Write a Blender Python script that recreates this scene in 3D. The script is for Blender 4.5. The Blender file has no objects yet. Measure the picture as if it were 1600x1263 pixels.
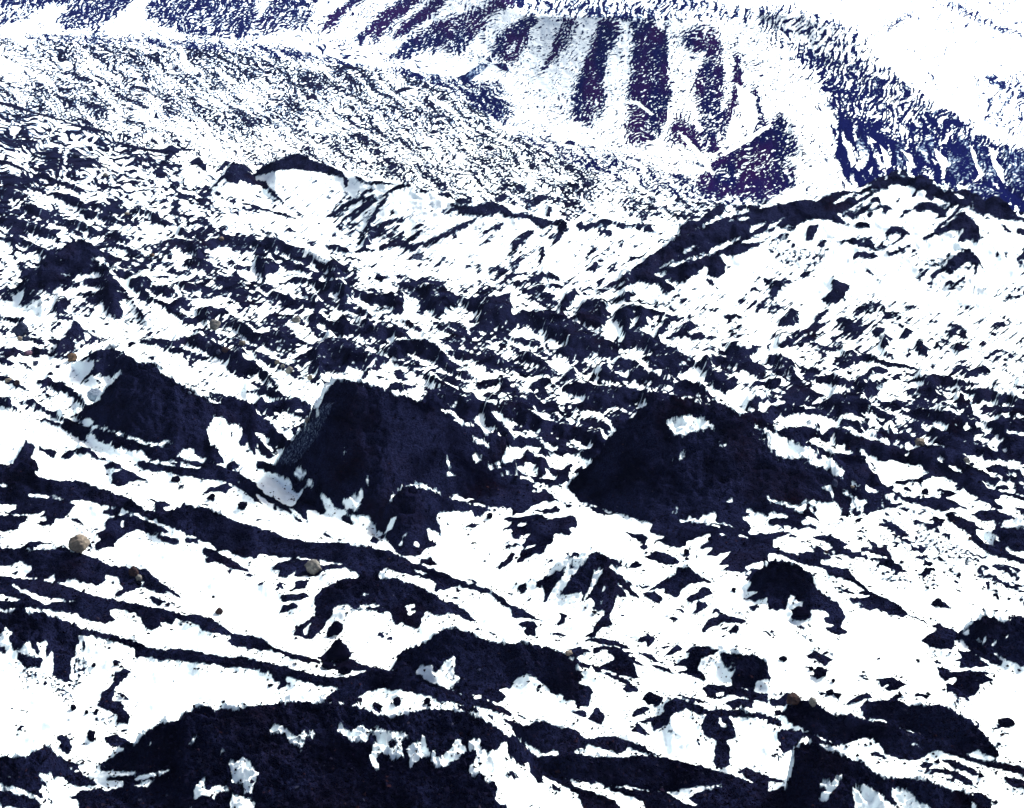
import bpy, math, random
import numpy as np
from mathutils import Vector
SC = bpy.context.scene
# ---------------------------------------------------------------- camera
F_PX, V_HOR, H_CAM = 2500.0, 40.0, 100.0        # focal length in photo pixels, horizon row, camera height in metres
cam = bpy.data.cameras.new("camera"); camo = bpy.data.objects.new("camera", cam)
SC.collection.objects.link(camo); SC.camera = camo
camo.location = (0, 0, H_CAM); camo.rotation_euler = (math.radians(90), 0, 0)
cam.sensor_width = 36; cam.lens = F_PX / 1600 * 36; cam.shift_y = -(631.5 - V_HOR) / 1600
cam.clip_start = 1; cam.clip_end = 60000
# ---------------------------------------------------------------- light
SUN_EL, SUN_AZ = math.radians(46), math.radians(58)   # sun high, to the right and beyond (azimuth from +Y towards +X)
w = bpy.data.worlds.new("World"); SC.world = w; w.use_nodes = True
nt = w.node_tree; bg = nt.nodes['Background']
sky = nt.nodes.new('ShaderNodeTexSky'); sky.sky_type = 'NISHITA'; sky.sun_disc = False; sky.air_density = .7; sky.dust_density = 6; sky.ozone_density = .6
sky.sun_elevation = SUN_EL; sky.sun_rotation = SUN_AZ
nt.links.new(sky.outputs[0], bg.inputs[0]); bg.inputs[1].default_value = 0.10
sun = bpy.data.lights.new("sun", 'SUN'); suno = bpy.data.objects.new("sun", sun); SC.collection.objects.link(suno)
sun.energy = 4.6; sun.angle = math.radians(12); sun.color = (1, .96, .9)
sd = Vector((math.sin(SUN_AZ)*math.cos(SUN_EL), math.cos(SUN_AZ)*math.cos(SUN_EL), math.sin(SUN_EL)))
suno.rotation_euler = sd.to_track_quat('Z', 'Y').to_euler()
SC.view_settings.view_transform = 'Standard'; SC.view_settings.look = 'None'
SC.view_settings.exposure = 0.95; SC.view_settings.gamma = 1
SC.cycles.max_bounces = 6; SC.cycles.diffuse_bounces = 3; SC.cycles.volume_bounces = 0
RIDGES = '''
.5 120,1225,1225 166,1188,1235 212,1162,1270 225,1147,1280 245,1132,1290 276,1127,1300 289,1114,1320 307,1107,1325 325,1102,1330 338,1111,1330 400,1103,1340 464,1096,1340 540,1101,1340 584,1115,1340 620,1120,1340 670,1108,1340 737,1116,1340 773,1134,1330 800,1150,1300 830,1180,1240 840,1200,1200
.5 800,1180,1185 838,1182,1200 895,1179,1225 964,1184,1235 1030,1181,1235 1107,1201,1245 1153,1213,1240 1200,1235,1245 1240,1262,1266
.4 -60,1190,1290 30,1182,1280 46,1178,1270 66,1166,1265 80,1164,1250 87,1177,1230 110,1192,1205 130,1197,1198
.5 -60,975,1085 15,957,1085 33,953,1085 65,955,1080 90,967,1065 128,983,1060 180,993,1055 212,1003,1050 256,1017,1050 300,1012,1055 332,1023,1060 400,1035,1070 430,1047,1075 458,1054,1075 500,1062,1075 530,1070,1072
.4 500,1098,1100 512,1086,1108 533,1075,1112 570,1055,1116 590,1048,1118 620,1056,1118 660,1068,1116 690,1085,1112 710,1108,1110
.4 610,1050,1055 617,1030,1060 630,1017,1065 656,1009,1070 676,995,1085 694,983,1090 712,980,1090 733,988,1090 773,1005,1085 800,1006,1085 825,1005,1090 856,1011,1095 877,1019,1100 894,1032,1105 920,1045,1105 940,1065,1100 950,1090,1095
.5 -60,940,952 70,943,965 100,940,962 180,940,958 212,944,965 256,953,975 306,960,985 340,973,992 363,990,1000 385,994,1015 410,997,1015 425,1010,1020 450,1020,1030 480,1030,1034
.5 -60,720,775 0,724,780 20,728,790 60,744,800 97,749,800 122,751,800 153,761,810 178,775,815 205,781,830 228,796,835 250,800,850 271,796,860 286,789,860 327,794,865 350,806,865 376,817,860 400,825,862 446,840,870 487,848,875 523,848,880 553,851,885 579,855,890 610,863,900 640,877,905 655,883,908 690,894,910 720,908,918 763,920,930 785,933,940 800,948,950
.5 470,958,960 480,950,962 500,935,968 515,924,972 533,908,978 564,902,982 595,902,982 620,905,980 645,913,980 670,924,978 691,940,975 710,958,970 716,966,968
.5 -60,868,895 8,857,895 40,859,900 66,859,910 100,857,915 110,863,915 138,868,915 158,876,915 176,888,912 195,884,912 230,888,920 245,905,925 280,930,935
.35 12,735,737 33,704,737 41,686,737 44,692,735 64,700,732 82,703,722 96,714,716
.4 115,660,662 140,640,692 160,612,705 180,591,720 200,575,726 220,568,730 245,578,732 270,592,732 295,607,730 320,623,728 350,637,722 375,640,712 400,648,702 433,673,692 452,694,698
.4 112,568,572 130,560,600 150,549,612 172,543,615 190,548,612 210,560,602 228,572,590
.45 0,466,475 25,447,480 45,432,490 60,420,495 65,405,500 82,400,500 92,392,500 110,387,500 125,387,500 142,390,500 160,405,500 175,425,497 190,445,495 215,480,502 240,515,522
.35 80,560,566 100,525,562 117,500,562 130,515,560 145,527,552 168,540,544
.25 425,726,740 445,702,762 460,685,772 475,668,782 490,645,792 500,628,802 508,610,808 520,599,812 542,595,816 562,598,820 595,605,820 620,615,815 650,625,806 680,638,798 707,653,790 740,668,780 765,681,772 790,695,766 805,725,758 812,745,750
.35 580,808,816 605,790,850 620,770,858 632,758,862 650,758,862 671,767,850 700,777,835 730,786,815 762,797,801
.3 875,765,767 900,745,774 925,722,786 945,702,796 958,679,802 985,658,810 1005,637,816 1015,631,819 1040,628,821 1060,627,822 1089,630,823 1120,635,823 1150,645,822 1180,662,818 1215,672,815 1250,692,812 1285,712,807 1320,735,802 1360,757,797 1390,772,792 1410,777,788 1445,784,785
.5 800,928,930 850,895,940 880,875,955 905,866,965 925,862,970 933,862,970 945,868,970 960,880,965 980,887,955 990,895,940 1003,908,912
.5 1008,918,921 1040,898,925 1060,887,930 1080,888,930 1100,902,921 1118,914,916
.45 1155,918,920 1180,895,945 1195,882,960 1205,876,965 1225,875,970 1250,887,980 1270,903,985 1300,918,975 1330,935,957 1360,948,952
.4 1490,992,993 1520,973,1010 1540,961,1030 1565,965,1040 1600,965,1050 1660,970,1050
.4 1340,1114,1116 1360,1097,1130 1390,1095,1140 1420,1103,1150 1440,1101,1165 1470,1101,1180 1495,1111,1187 1512,1124,1192 1532,1142,1194 1547,1160,1194 1566,1184,1190
.45 1214,1125,1127 1230,1103,1140 1250,1094,1150 1272,1095,1160 1300,1117,1170 1325,1115,1175 1355,1125,1180 1395,1135,1180 1445,1153,1185 1495,1172,1187 1535,1186,1189
.35 1226,1240,1242 1233,1200,1280 1240,1175,1290 1250,1165,1300 1280,1165,1310 1302,1174,1310 1333,1187,1310 1350,1190,1310 1363,1206,1310 1386,1217,1310 1400,1216,1300 1430,1216,1300 1455,1224,1300 1480,1232,1300 1507,1238,1290 1530,1260,1290 1560,1285,1290
.4 1206,1155,1160 1212,1145,1175 1222,1140,1178 1250,1142,1170 1264,1152,1158
.45 1060,1030,1036 1080,1015,1045 1100,1010,1050 1130,1012,1060 1160,1020,1070 1185,1022,1080 1200,1035,1085 1210,1050,1077 1224,1069,1071
.75 1028,1103,1106 1050,1092,1195 1075,1097,1205 1105,1108,1210 1150,1110,1215 1200,1115,1215 1225,1130,1180 1232,1150,1160
.45 798,1128,1132 820,1132,1180 838,1127,1185 865,1133,1185 897,1140,1180 938,1151,1175 963,1151,1172 995,1163,1176 1032,1182,1184
.45 1535,828,831 1555,820,860 1576,824,865 1600,808,870 1660,800,870
.6 890,486,488 930,455,505 960,435,520 1000,410,535 1030,390,540 1062,365,545 1110,345,545 1160,330,545 1215,318,540 1250,312,540 1262,311,535 1270,318,535 1300,312,540 1340,300,545 1370,285,550 1400,275,555 1440,282,560 1470,296,560 1500,310,570 1540,328,575 1600,338,580 1700,360,590
.5 325,297,302 345,275,312 360,258,316 375,262,316 390,275,313 410,290,300
.5 395,276,280 430,252,320 465,239,330 490,247,335 515,258,340 530,262,345 545,272,350 570,280,370 600,285,390 640,287,400 660,298,410 690,310,420 720,318,425 760,318,430 800,322,430 830,335,430 860,345,430 890,350,430 940,350,420 1000,352,400 1045,358,368
.5 812,333,336 830,315,337 845,303,340 858,308,340 875,322,334
.5 1055,354,356 1100,340,362 1130,318,366 1160,322,362 1185,318,352 1220,318,328
.6 1110,268,270 1170,225,278 1210,190,282 1232,175,287 1240,190,292 1262,230,297 1272,262,300
.6 1180,20,26 1250,22,70 1300,40,110 1350,65,140 1400,122,180 1450,150,210 1510,187,230 1600,221,260 1700,250,280
'''
ZONES = '''
# tex density | polygon (full px).  later overrides earlier
H 22 -200,140 100,180 330,290 560,400 900,440 1100,500 1400,580 1800,640 1800,1400 -200,1400
H 50 -200,240 60,250 300,330 480,400 620,430 780,450 880,470 1000,540 1200,560 1500,620 1700,650 1700,760 1400,680 1200,640 1000,650 880,720 760,680 640,600 520,570 460,600 330,580 220,540 160,390 -200,440
H 50 -200,120 120,190 330,280 330,330 200,290 -200,230
H 1.5 -200,400 160,540 330,620 460,760 700,800 900,780 1200,840 1400,900 1700,960 1700,1400 -200,1400
H 36 -200,380 60,390 180,420 340,520 480,600 430,640 330,600 200,540 100,560 -200,540
S 15 930,440 1060,370 1260,320 1420,290 1700,350 1700,620 1500,600 1350,560 1200,530 1050,480
S 24 1180,530 1250,500 1350,470 1460,480 1560,560 1500,600 1350,560
S 16 560,400 500,370 540,300 720,310 900,350 1060,370 940,440 760,440 640,430
H 25 880,330 1080,350 1060,372 940,362 860,350
F 46 -200,160 60,175 330,270 480,250 700,310 900,330 1060,350 1200,320 1180,290 1060,250 960,230 830,210 740,130 620,110 500,90 300,60 100,55 -200,60
F 52 300,60 420,70 560,100 680,120 800,130 830,180 700,200 560,150 420,130 280,110
F 55 -200,130 20,130 120,150 200,190 140,180 -200,150
F 26 120,170 330,200 480,240 330,260 200,210
F 34 -200,60 60,60 120,120 60,140 -200,120
F 4 -20,95 30,100 40,120 -20,120
M 70 -200,-90 130,-90 330,-90 330,0 250,25 150,50 30,20 -200,20
M 64 0,10 80,5 60,25 0,40
M 72 90,30 130,15 200,10 190,35 100,50
M 72 230,30 290,0 390,-60 420,-60 390,60 300,60
M 70 400,-60 520,-60 480,40 400,60
M 2 -20,45 30,35 80,5 110,10 80,45 40,60 -20,60
M 2 150,50 210,0 250,-20 230,10 230,40 180,55
M 2 400,40 420,10 430,-40 415,-60 405,0
M 9 480,70 560,-90 900,-90 840,10 850,25 960,28 1200,40 1300,200 1280,300 1100,290 1000,250 830,215 760,100 600,80
M 93 498,45 525,20 545,0 580,-60 600,-60 575,-5 540,20 520,45
M 90 555,55 580,35 610,10 640,-15 680,-60 700,-60 650,10 590,50 560,68
M 88 575,68 600,35 625,0 660,-40 665,-35 620,30 590,65
M 95 608,60 640,30 670,5 720,-50 740,-50 690,10 640,50 615,62
M 82 600,95 640,62 680,35 740,15 800,-10 860,-10 790,15 740,30 700,60 640,90
M 82 670,80 690,50 740,25 780,20 740,60 720,85
M 82 760,80 790,45 830,20 830,60 800,100 770,90
M 82 800,85 800,40 830,20 840,30 815,70 812,110
M 88 845,110 870,55 880,28 900,28 885,55 870,90 850,112
M 64 885,40 905,35 890,70 875,80
M 93 900,130 915,95 930,55 935,32 965,32 970,55 950,85 945,120 940,160 900,165
M 72 900,140 945,130 945,170 920,200 890,185
M 90 988,55 985,32 1015,33 1040,50 1045,80 1045,120 1050,150 1040,190 1020,210 1000,195 980,210 982,150 985,100 990,70
M 72 985,190 1030,190 1035,215 1000,230 978,225
M 64 1062,50 1100,35 1125,45 1105,80 1085,85 1070,65
M 82 1085,130 1100,90 1110,55 1125,65 1132,120 1130,160 1115,180 1090,170 1082,140
M 93 1148,90 1155,80 1158,110 1162,140 1150,165 1130,215 1110,240 1105,220 1130,180 1145,150
M 72 1090,170 1130,170 1135,215 1120,240 1100,220
M 72 1040,215 1060,180 1090,200 1100,240 1080,230 1050,230
M 72 1160,180 1180,130 1200,200 1170,215
M 86 1090,285 1110,255 1150,225 1200,190 1222,173 1232,190 1226,215 1238,232 1222,260 1236,292 1205,312 1150,306 1115,312 1090,290
M 45 1230,180 1246,195 1240,215 1252,235 1240,262 1248,290 1232,292 1222,260 1238,232 1226,215
M 9 1245,190 1290,200 1310,240 1320,290 1250,310 1245,240
M 9 1280,70 1230,60 1200,50 1180,70 1220,110 1250,150 1290,200 1310,240 1310,210 1270,150 1240,110
R 42 820,-90 1000,-20 1100,0 1150,15 1250,12 1340,45 1380,100 1480,160 1330,180 1280,120 1220,85 1190,35 1090,32 960,30 850,22 800,5
R 62 1240,80 1330,100 1400,140 1480,170 1520,200 1560,240 1400,240 1330,240 1300,180 1270,120
R 78 1300,200 1330,180 1400,190 1480,190 1540,215 1620,235 1800,280 1800,340 1560,340 1400,290 1320,290
R 30 1130,12 1250,10 1340,45 1390,110 1330,90 1220,60
R 18 1190,35 1230,80 1290,130 1240,130 1200,80
R 3 1000,-90 1800,-90 1800,275 1600,218 1500,182 1440,148 1400,118 1345,48 1250,8 1150,8 1060,-10
R 26 1520,120 1700,100 1700,240 1600,215 1540,190
M 72 1370,48 1420,20 1440,15 1400,42 1385,50
M 62 1465,0 1500,8 1560,40 1600,55 1560,50 1490,18
'''
POLYS_A = '''
@0,940
d 0,15 100,0 270,15 400,5 700,0 830,15 1000,50 1120,80 1200,80 1280,100 1330,130 1420,195 1500,205 1564,215 1564,295 1510,290 1420,270 1385,245 1420,215 1330,195 1260,180 1180,130 1080,105 1060,135 990,130 970,160 920,175 880,155 860,100 830,75 700,40 670,50 680,95 720,110 640,135 500,105 470,75 400,65 280,50 170,40 130,55 20,40
d 0,95 60,70 130,55 180,70 260,60 300,90 350,105 430,125 500,165 600,185 700,205 830,245 900,275 1000,300 1080,285 1180,300 1300,325 1400,345 1480,335 1564,355 1564,420 1480,405 1400,405 1300,385 1200,380 1060,355 960,365 950,345 860,335 840,350 825,330 830,280 760,265 640,230 560,210 490,210 470,270 460,330 435,360 425,490 370,490 330,470 325,280 300,340 280,330 290,240 230,250 250,320 210,310 180,235 110,290 80,300 60,220 70,190 35,150 20,200 0,190
d 100,300 160,330 270,345 250,395 160,410 115,360
d 0,255 40,290 35,310 0,300
d 520,235 528,290 500,300 498,245
s 460,330 520,300 550,390 520,440 480,500 440,560 400,540 420,490 435,400
s 110,410 330,440 440,560 470,660 560,720 700,690 640,760 440,640 300,520 150,480
d 705,430 760,412 795,425 780,460 745,480 700,540 690,600 740,610 770,670 800,700 780,745 700,735 720,705 700,680 620,650 598,640 605,605 615,580 630,550 680,520 700,460
d 340,820 420,820 440,900 410,930 370,910 370,850 340,845
d 530,805 560,805 585,840 570,860 545,850
d 640,830 710,810 800,865 820,870 760,897 680,880 640,855
d 430,645 465,650 450,672 435,665
d 520,680 540,675 535,697
d 580,670 602,675 595,690 580,685
d 410,722 448,725 430,735
d 565,380 588,385 570,400
d 700,380 720,385 705,402
d 410,808 438,798 425,815
d 668,800 692,798 682,812
d 532,570 570,574 560,580
d 0,970 120,955 180,940 260,890 315,880 340,930 420,980 520,1005 590,1000 650,970 760,910 830,870 880,810 960,750 1080,730 1130,680 1200,655 1270,635 1320,670 1380,660 1440,670 1500,640 1564,640 1564,1263 0,1263
w 330,980 440,1030 540,1075 600,1120 500,1130 420,1110 400,1080 330,1070 290,1050 235,1060 260,1090 310,1125 260,1135 230,1165 330,1220 300,1260 460,1260 480,1215 430,1205 490,1160 610,1140 640,1160 760,1130 760,1100 640,1090 660,1075 840,1055 840,1045 600,1030 660,1000 590,1003 480,1010 500,1035 430,1015
w 810,1125 960,1085 900,1130
w 820,1090 840,1070 960,1040 1090,1015 1040,1040 900,1085 820,1098
w 5,1120 130,1140 190,1175 310,1215 340,1260 300,1255 240,1220 180,1190 90,1170 5,1150
w 20,1065 70,1065 70,1078 25,1075
w 1340,915 1375,905 1420,925 1345,925
w 1390,965 1460,980 1480,945 1510,965 1564,1040 1564,1080 1540,1180 1500,1170 1480,1110 1410,1115 1420,1060 1400,1010
w 1180,1150 1240,1065 1265,1085 1240,1120 1265,1160 1310,1120 1400,1130 1400,1165 1320,1170 1310,1205 1250,1180 1190,1220
w 1410,1175 1560,1215 1530,1260 1410,1260
w 1120,1263 1160,1230 1190,1263
w 940,1150 970,1130 960,1155
w 1010,1105 1038,1098 1012,1112
s 1130,895 1200,800 1220,830 1170,885
w 845,968 880,958 870,972
s 895,870 935,850 905,895
s 1280,770 1305,785 1300,795
@400,940
d 0,220 60,240 100,275 180,310 300,335 400,365 480,365 520,350 580,355 700,400 830,420 900,435 980,440 1080,500 1200,550 1320,575 1400,600 1500,640 1564,680 1564,760 1480,700 1400,690 1330,680 1250,660 1190,610 1120,620 1060,575 950,560 850,540 760,530 680,550 620,580 620,620 570,620 400,615 440,570 520,530 400,515 300,490 150,445 0,425 0,360 80,375 230,415 330,440 400,455 520,465 620,450 690,425 580,415 585,440 540,450 500,435 510,415 440,415 435,395 500,385 480,378 380,380 300,372 200,340 100,300 0,295
w 620,600 640,570 700,550 760,530 830,545 860,540 1050,575 1110,620 1190,660 1060,655 980,670 900,695 830,695 760,665 620,635
d 840,610 862,600 885,615 870,642 845,635
d 1025,610 1045,600 1065,625 1055,638 1030,628
d 710,650 730,640 775,668 750,680
d 385,345 430,310 490,250 515,240 540,260 580,310 575,350 520,355 410,365
d 440,155 530,135 535,180 480,210 430,225
d 360,0 490,0 1140,0 1200,40 1360,130 1290,110 1180,70 1100,90 1040,60 1010,110 1010,150 970,165 900,140 840,105 820,65 740,60 600,45 590,30 500,30 470,45 470,80 430,130 410,170 340,230 280,215 235,205 250,160 310,120 360,90
w 920,20 1000,20 950,85 920,80
w 285,185 330,130 320,200 290,205
d 160,20 260,15 230,45 125,85 150,50
d 830,415 850,370 870,340 860,325 900,300 1000,270 1080,215 1150,170 1220,158 1300,190 1460,255 1564,255 1564,530 1500,540 1550,565 1480,620 1380,590 1330,575 1200,545 1040,520 970,440 900,430
w 970,440 1000,390 1080,390 1080,430 1110,435 1120,405 1150,365 1215,328 1225,355 1210,440 1255,470 1180,535 1070,495 1040,475
w 1325,590 1365,570 1380,580 1350,605
w 1480,535 1564,532 1564,640 1470,630 1540,590
d 0,640 100,625 250,610 400,620 540,625 640,645 720,685 860,705 960,675 1050,655 1150,660 1230,670 1320,690 1460,760 1564,840 1564,1263 0,1263
w 75,770 100,755 160,755 185,790 215,800 220,830 250,870 295,850 290,880 270,915 235,870 200,855 180,810 90,800
s 210,790 250,830 300,780 385,800 385,825 310,850 270,915 235,870
s 20,805 80,820 75,835 25,830
w 490,790 520,740 580,795 640,760 720,770 820,790 910,800 940,830 880,845 890,890 905,945 820,970 810,925 760,920 740,950 740,990 760,990 750,1025 720,1025 690,960 720,900 715,865 740,860 730,800 690,800 680,850 630,855 580,850 550,820
w 915,900 940,875 1000,855 1025,820 1040,880 1070,940 1010,950 960,1000 940,1035 935,930
w 1065,940 1100,890 1105,960 1180,910 1210,850 1260,830 1250,870 1290,905 1220,975 1120,1020 1070,995
w 1290,910 1300,850 1330,835 1390,840 1360,870 1400,920 1480,910 1500,865 1540,865 1530,920 1564,960 1564,1040 1500,1060 1564,1080 1564,1260 1530,1230 1490,1240 1460,1200 1480,1150 1460,1090 1410,1110 1380,1050 1310,1070 1295,1020 1340,990 1350,940 1330,905
d 810,870 840,845 865,860 850,890 815,890
d 650,780 700,765 700,785
w 520,720 540,710 545,735
w 110,970 150,985 115,990
w 1460,745 1500,745 1480,738
w 0,1035 25,1060 0,1080
w 1185,612 1270,630 1260,636 1195,630
w 1320,625 1400,650 1450,670 1564,700 1564,730 1420,690 1370,680
d 90,440 160,455 220,515 180,515 120,540 130,515 180,500 110,490
d 1140,0 1200,0 1300,80 1360,130 1250,75
d 1395,170 1440,185 1540,245 1460,205
@800,940
d 0,30 80,55 180,120 60,95 0,105
d 30,145 70,120 130,120 155,150 140,170 150,210 100,210 70,185 90,160
d 215,195 290,190 350,215 260,210
d 280,150 300,100 280,70 340,75 320,130
d 560,0 615,0 600,80 610,150 550,160 510,215 455,215 500,170 520,120 570,80 580,40
d 480,60 540,10 600,0 560,50
d 430,235 530,220 620,240 700,270 735,295 640,275 520,250
d 500,320 500,290 560,270 620,275 700,305 760,325 700,320 760,360 835,410 740,370 760,430 775,475 690,460 600,425 510,405 560,385 640,350 600,325 580,290
d 0,260 100,255 220,280 300,310 370,360 440,370 500,400 600,440 700,480 780,540 700,510 600,460 480,410 360,385 420,440 445,460 400,500 470,520 500,550 480,600 460,640 390,635 380,600 310,600 320,570 250,565 200,510 140,460 80,440 30,460 0,510
d 350,290 430,280 430,320 370,350 340,320
d 360,670 430,660 460,690 440,710 370,685
d 480,700 520,640 570,700 550,755 460,720
d 680,530 710,500 780,545 700,560
d 450,430 480,425 490,440 460,445
d 520,465 555,470 530,478
d 770,310 830,315 940,385 860,360
d 830,380 900,390 1020,450 940,430
d 820,530 940,560 850,550
d 1010,565 1150,600 1260,640 1100,610
d 850,300 960,268 980,275 860,305
d 915,345 960,300 1010,262 1055,290
d 980,395 1060,350 1100,320 1050,320 1080,285 1180,270 1280,295 1240,320 1160,345 1130,400 1180,455 1165,485 1100,455 1000,430 1080,420 1060,395
d 1270,310 1400,320 1500,330 1564,380 1564,470 1500,480 1480,540 1350,520 1340,480 1370,410 1300,410 1380,370 1290,380
d 1165,530 1200,505 1330,515 1480,550 1564,570 1564,620 1440,590 1320,570 1270,600 1200,580
w 1240,560 1290,550 1290,575 1250,580
d 1300,625 1400,590 1480,610 1470,655 1350,650
d 790,600 830,555 930,580 900,630 840,635
d 735,690 760,650 840,640 840,670 740,710
d 930,620 1000,590 1100,615 1200,660 1370,660 1560,690 1564,720 1320,700 1350,760 1375,835 1300,845 1330,870 1330,1000 1310,1025 1250,1020 1235,960 1250,850 1180,820 1160,750 1190,690 1140,690 1070,650 980,690 950,750 860,785 850,740 760,740 830,715 930,680
d 680,715 740,725 720,740
d 730,790 770,740 830,800 820,825 770,805
w 1255,710 1270,705 1320,775 1280,770
d 0,680 60,695 150,740 60,710
d 0,740 100,760 150,730 250,755 380,780 430,810 540,825 640,825 760,870 910,940 830,935 700,900 670,930 520,890 450,870 400,900 380,930 300,945 240,910 200,930 60,850 0,800
w 245,915 275,905 300,940 280,945
w 415,815 540,830 460,845
w 655,870 720,885 765,915 700,890
d 0,810 70,870 150,950 250,945 370,930 480,945 640,955 760,945 900,945 1060,980 1200,1020 1380,1070 1564,1150 1564,1263 1250,1263 1100,1250 1000,1263 500,1263 420,1210 390,1170 300,1120 180,1060 200,1110 160,1110 110,1050 100,980 40,1000 10,950 0,900
w 320,1078 480,1110 620,1160 720,1190 800,1225 900,1260 760,1252 640,1220 500,1165 400,1140
w 450,1085 540,1110 585,1140 540,1130
d 250,1110 300,1150 290,1170 250,1150
d 1380,1040 1440,1010 1564,1070 1564,1160 1500,1140 1480,1110
w 1075,1210 1130,1165 1350,1115 1150,1130 940,1165 1000,1200 1060,1240 1150,1245
w 590,1130 700,1125 850,1155 940,1168 830,1160
d 1150,180 1200,110 1290,75 1420,110 1430,130 1340,130 1280,130 1230,150 1170,190
d 1280,160 1310,155 1320,172 1290,178
d 1330,195 1340,150 1390,155 1380,190
d 1275,215 1310,200 1290,225
d 760,240 790,210 870,210 870,240 830,275 820,250
d 1100,70 1150,20 1190,0 1200,30 1130,75
d 640,80 690,78 680,95
d 930,95 980,90 1000,115 960,105
d 1440,20 1470,60 1510,30 1490,25 1470,45
d 0,1030 40,1060 40,1080 0,1080
@1200,940
d 0,0 60,0 40,40 10,30
d 150,30 220,0 430,0 450,40 480,90 440,150 490,190 440,210 400,195 340,160 420,150 330,120 350,90 400,90 330,50 270,30 230,20
d 145,85 200,50 270,70 255,105 150,110
d 490,5 540,0 760,0 860,75 840,95 760,85 680,50 600,50 540,25
d 860,75 970,125 960,127 855,82
d 985,145 1040,140 1140,170 1250,230 1350,290 1430,370 1420,395 1380,385 1300,340 1220,290 1200,240 1140,240 1130,290 1060,295 990,275 940,245 960,210 1040,175
d 1160,300 1250,310 1360,400 1170,405 1190,370 1140,360 1190,340
d 1310,420 1400,450 1330,440
d 1025,400 1100,410 1110,430 1170,430 1220,420 1300,425 1380,480 1290,510 1290,545 1230,580 1180,590 1090,540 1090,500 1140,510 1150,470 1110,465 1100,490 1060,475
d 980,295 1040,320 1030,330
d 1020,360 1080,380 1030,380
d 1180,185 1250,130 1330,80 1420,110 1440,130 1500,110 1450,95 1530,90 1564,105 1564,430 1480,370 1350,290 1290,240 1220,205 1260,160
w 1280,235 1340,220 1330,250
w 1345,285 1410,220 1390,270
w 1435,245 1480,190 1455,250
d 985,10 1010,10 1030,40
d 1045,10 1080,5 1110,45 1050,40
d 1090,75 1200,115 1100,85
d 235,330 290,300 320,320 410,360 340,390 300,360 240,345
d 365,310 410,330 400,345
d 280,420 320,410 360,455 300,475 280,465
d 250,415 265,407 280,420 265,432
d 65,350 95,345 120,360 95,372
d 385,490 413,488 400,505
d 350,555 400,555 400,580 365,572
d 400,575 450,575 430,595
d 900,365 930,370 920,375
d 670,475 750,460 850,500 790,545 720,545 740,505 690,530
d 620,450 670,468 640,465
d 475,630 540,575 600,555 640,590 560,610 490,640
d 560,650 600,610 740,605 780,565 880,600 800,585 790,605 870,640 930,630 1060,630 1150,670 1220,720 1300,790 1360,860 1420,930 1390,965 1300,930 1200,930 1000,860 850,780 700,730 590,710
d 80,690 120,640 200,600 280,610 330,650 400,695 500,685 600,720 760,750 960,835 1150,915 1300,970 1400,980 1564,990 1564,1050 1400,1020 1330,1010 1250,980 1100,930 1000,910 950,950 900,975 800,960 710,930 700,890 630,840 600,830 440,880 360,850 230,780 150,750
d 890,575 920,550 1000,590 950,585
d 1210,710 1300,750 1250,745
w 735,890 765,880 740,900
w 870,865 920,870 950,890 900,882
w 915,770 960,795 920,788
w 800,750 820,722 815,740
w 620,720 720,718 715,732 640,728
w 1240,935 1270,905 1380,960 1250,955
d 50,810 90,780 200,790 300,830 440,885 380,880 300,870 210,875 215,830 180,870 150,905 80,930 70,860
w 205,870 215,825 250,830 280,870
s 20,950 60,890 110,930 60,990
d 120,1115 160,1000 165,890 200,875 300,880 400,915 520,965 580,985 640,1040 730,1085 780,1080 900,1080 1000,1110 1100,1140 1200,1165 1240,1220 1260,1263 970,1240 900,1220 890,1170 780,1130 740,1170 800,1240 760,1240 700,1200 680,1170 640,1150 600,1120 520,1140 500,1160 530,1200 530,1263 0,1263 0,1160 60,1150
w 340,1090 385,1090 380,1130 310,1130
w 440,1050 460,1055 420,1130 340,1230 300,1215 400,1100
w 520,1150 560,1140 620,1200 640,1150 700,1180 720,1240 530,1240
d 555,1155 590,1175 565,1180
w 0,1110 50,1115 100,1120 30,1140
d 0,1075 60,1080 100,1105 60,1105 0,1095
d 920,1000 960,975 1020,990 960,1030
d 980,1050 1020,1020 1110,1025 1200,1060 1290,1150 1200,1115 1100,1050
d 1040,960 1140,975 1250,1020 1330,1075 1230,1050 1100,1000
d 1180,1190 1290,1165 1370,1215 1340,1250 1270,1240
d 1390,1000 1564,990 1564,1060 1480,1040
d 1430,1070 1500,1075 1564,1115 1564,1135 1480,1130
d 1390,755 1460,735 1520,755 1420,775
d 960,1070 1000,1078 980,1085
d 0,590 60,600 120,560 190,570 200,600 100,640 20,640
d 0,700 90,730 90,765 0,750
w 80,1150 120,1140 110,1165 60,1180
d 0,1160 120,1130 340,1263 0,1263
w 150,1190 195,1235 180,1230
d 170,520 200,560 185,545
d 1545,815 1564,818 1564,825
d 0,430 20,440 15,500 0,470
@0,630
d 0,0 60,0 105,25 110,45 0,30
d 140,30 200,15 100,0 200,5 350,65 420,100 560,150 700,190 850,240 960,270 1050,310 1150,345 1000,355 900,330 880,295 700,270 620,240 560,200 500,160 540,240 480,215 370,150 300,115 210,105 260,92 340,115 410,125 340,90 250,50
d 500,120 460,80 430,95 500,40 560,0 1270,0 1320,60 1290,120 1260,170 1290,230 1270,255 1320,265 1340,310 1370,340 1360,375 1300,360 1200,320 1190,280 1140,270 1080,320 960,280 850,220 760,190 620,140
d 1280,0 1564,0 1564,330 1500,230 1500,270 1450,250 1480,210 1480,150 1450,110 1400,90 1330,90 1310,40
d 1400,180 1415,165 1430,185 1412,205
d 1370,90 1450,95 1460,130 1390,130
s 930,250 1080,220 980,270
w 665,240 700,230 680,248
w 490,115 530,95 575,115 570,138 520,130
w 540,195 600,190 620,205 560,210
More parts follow.
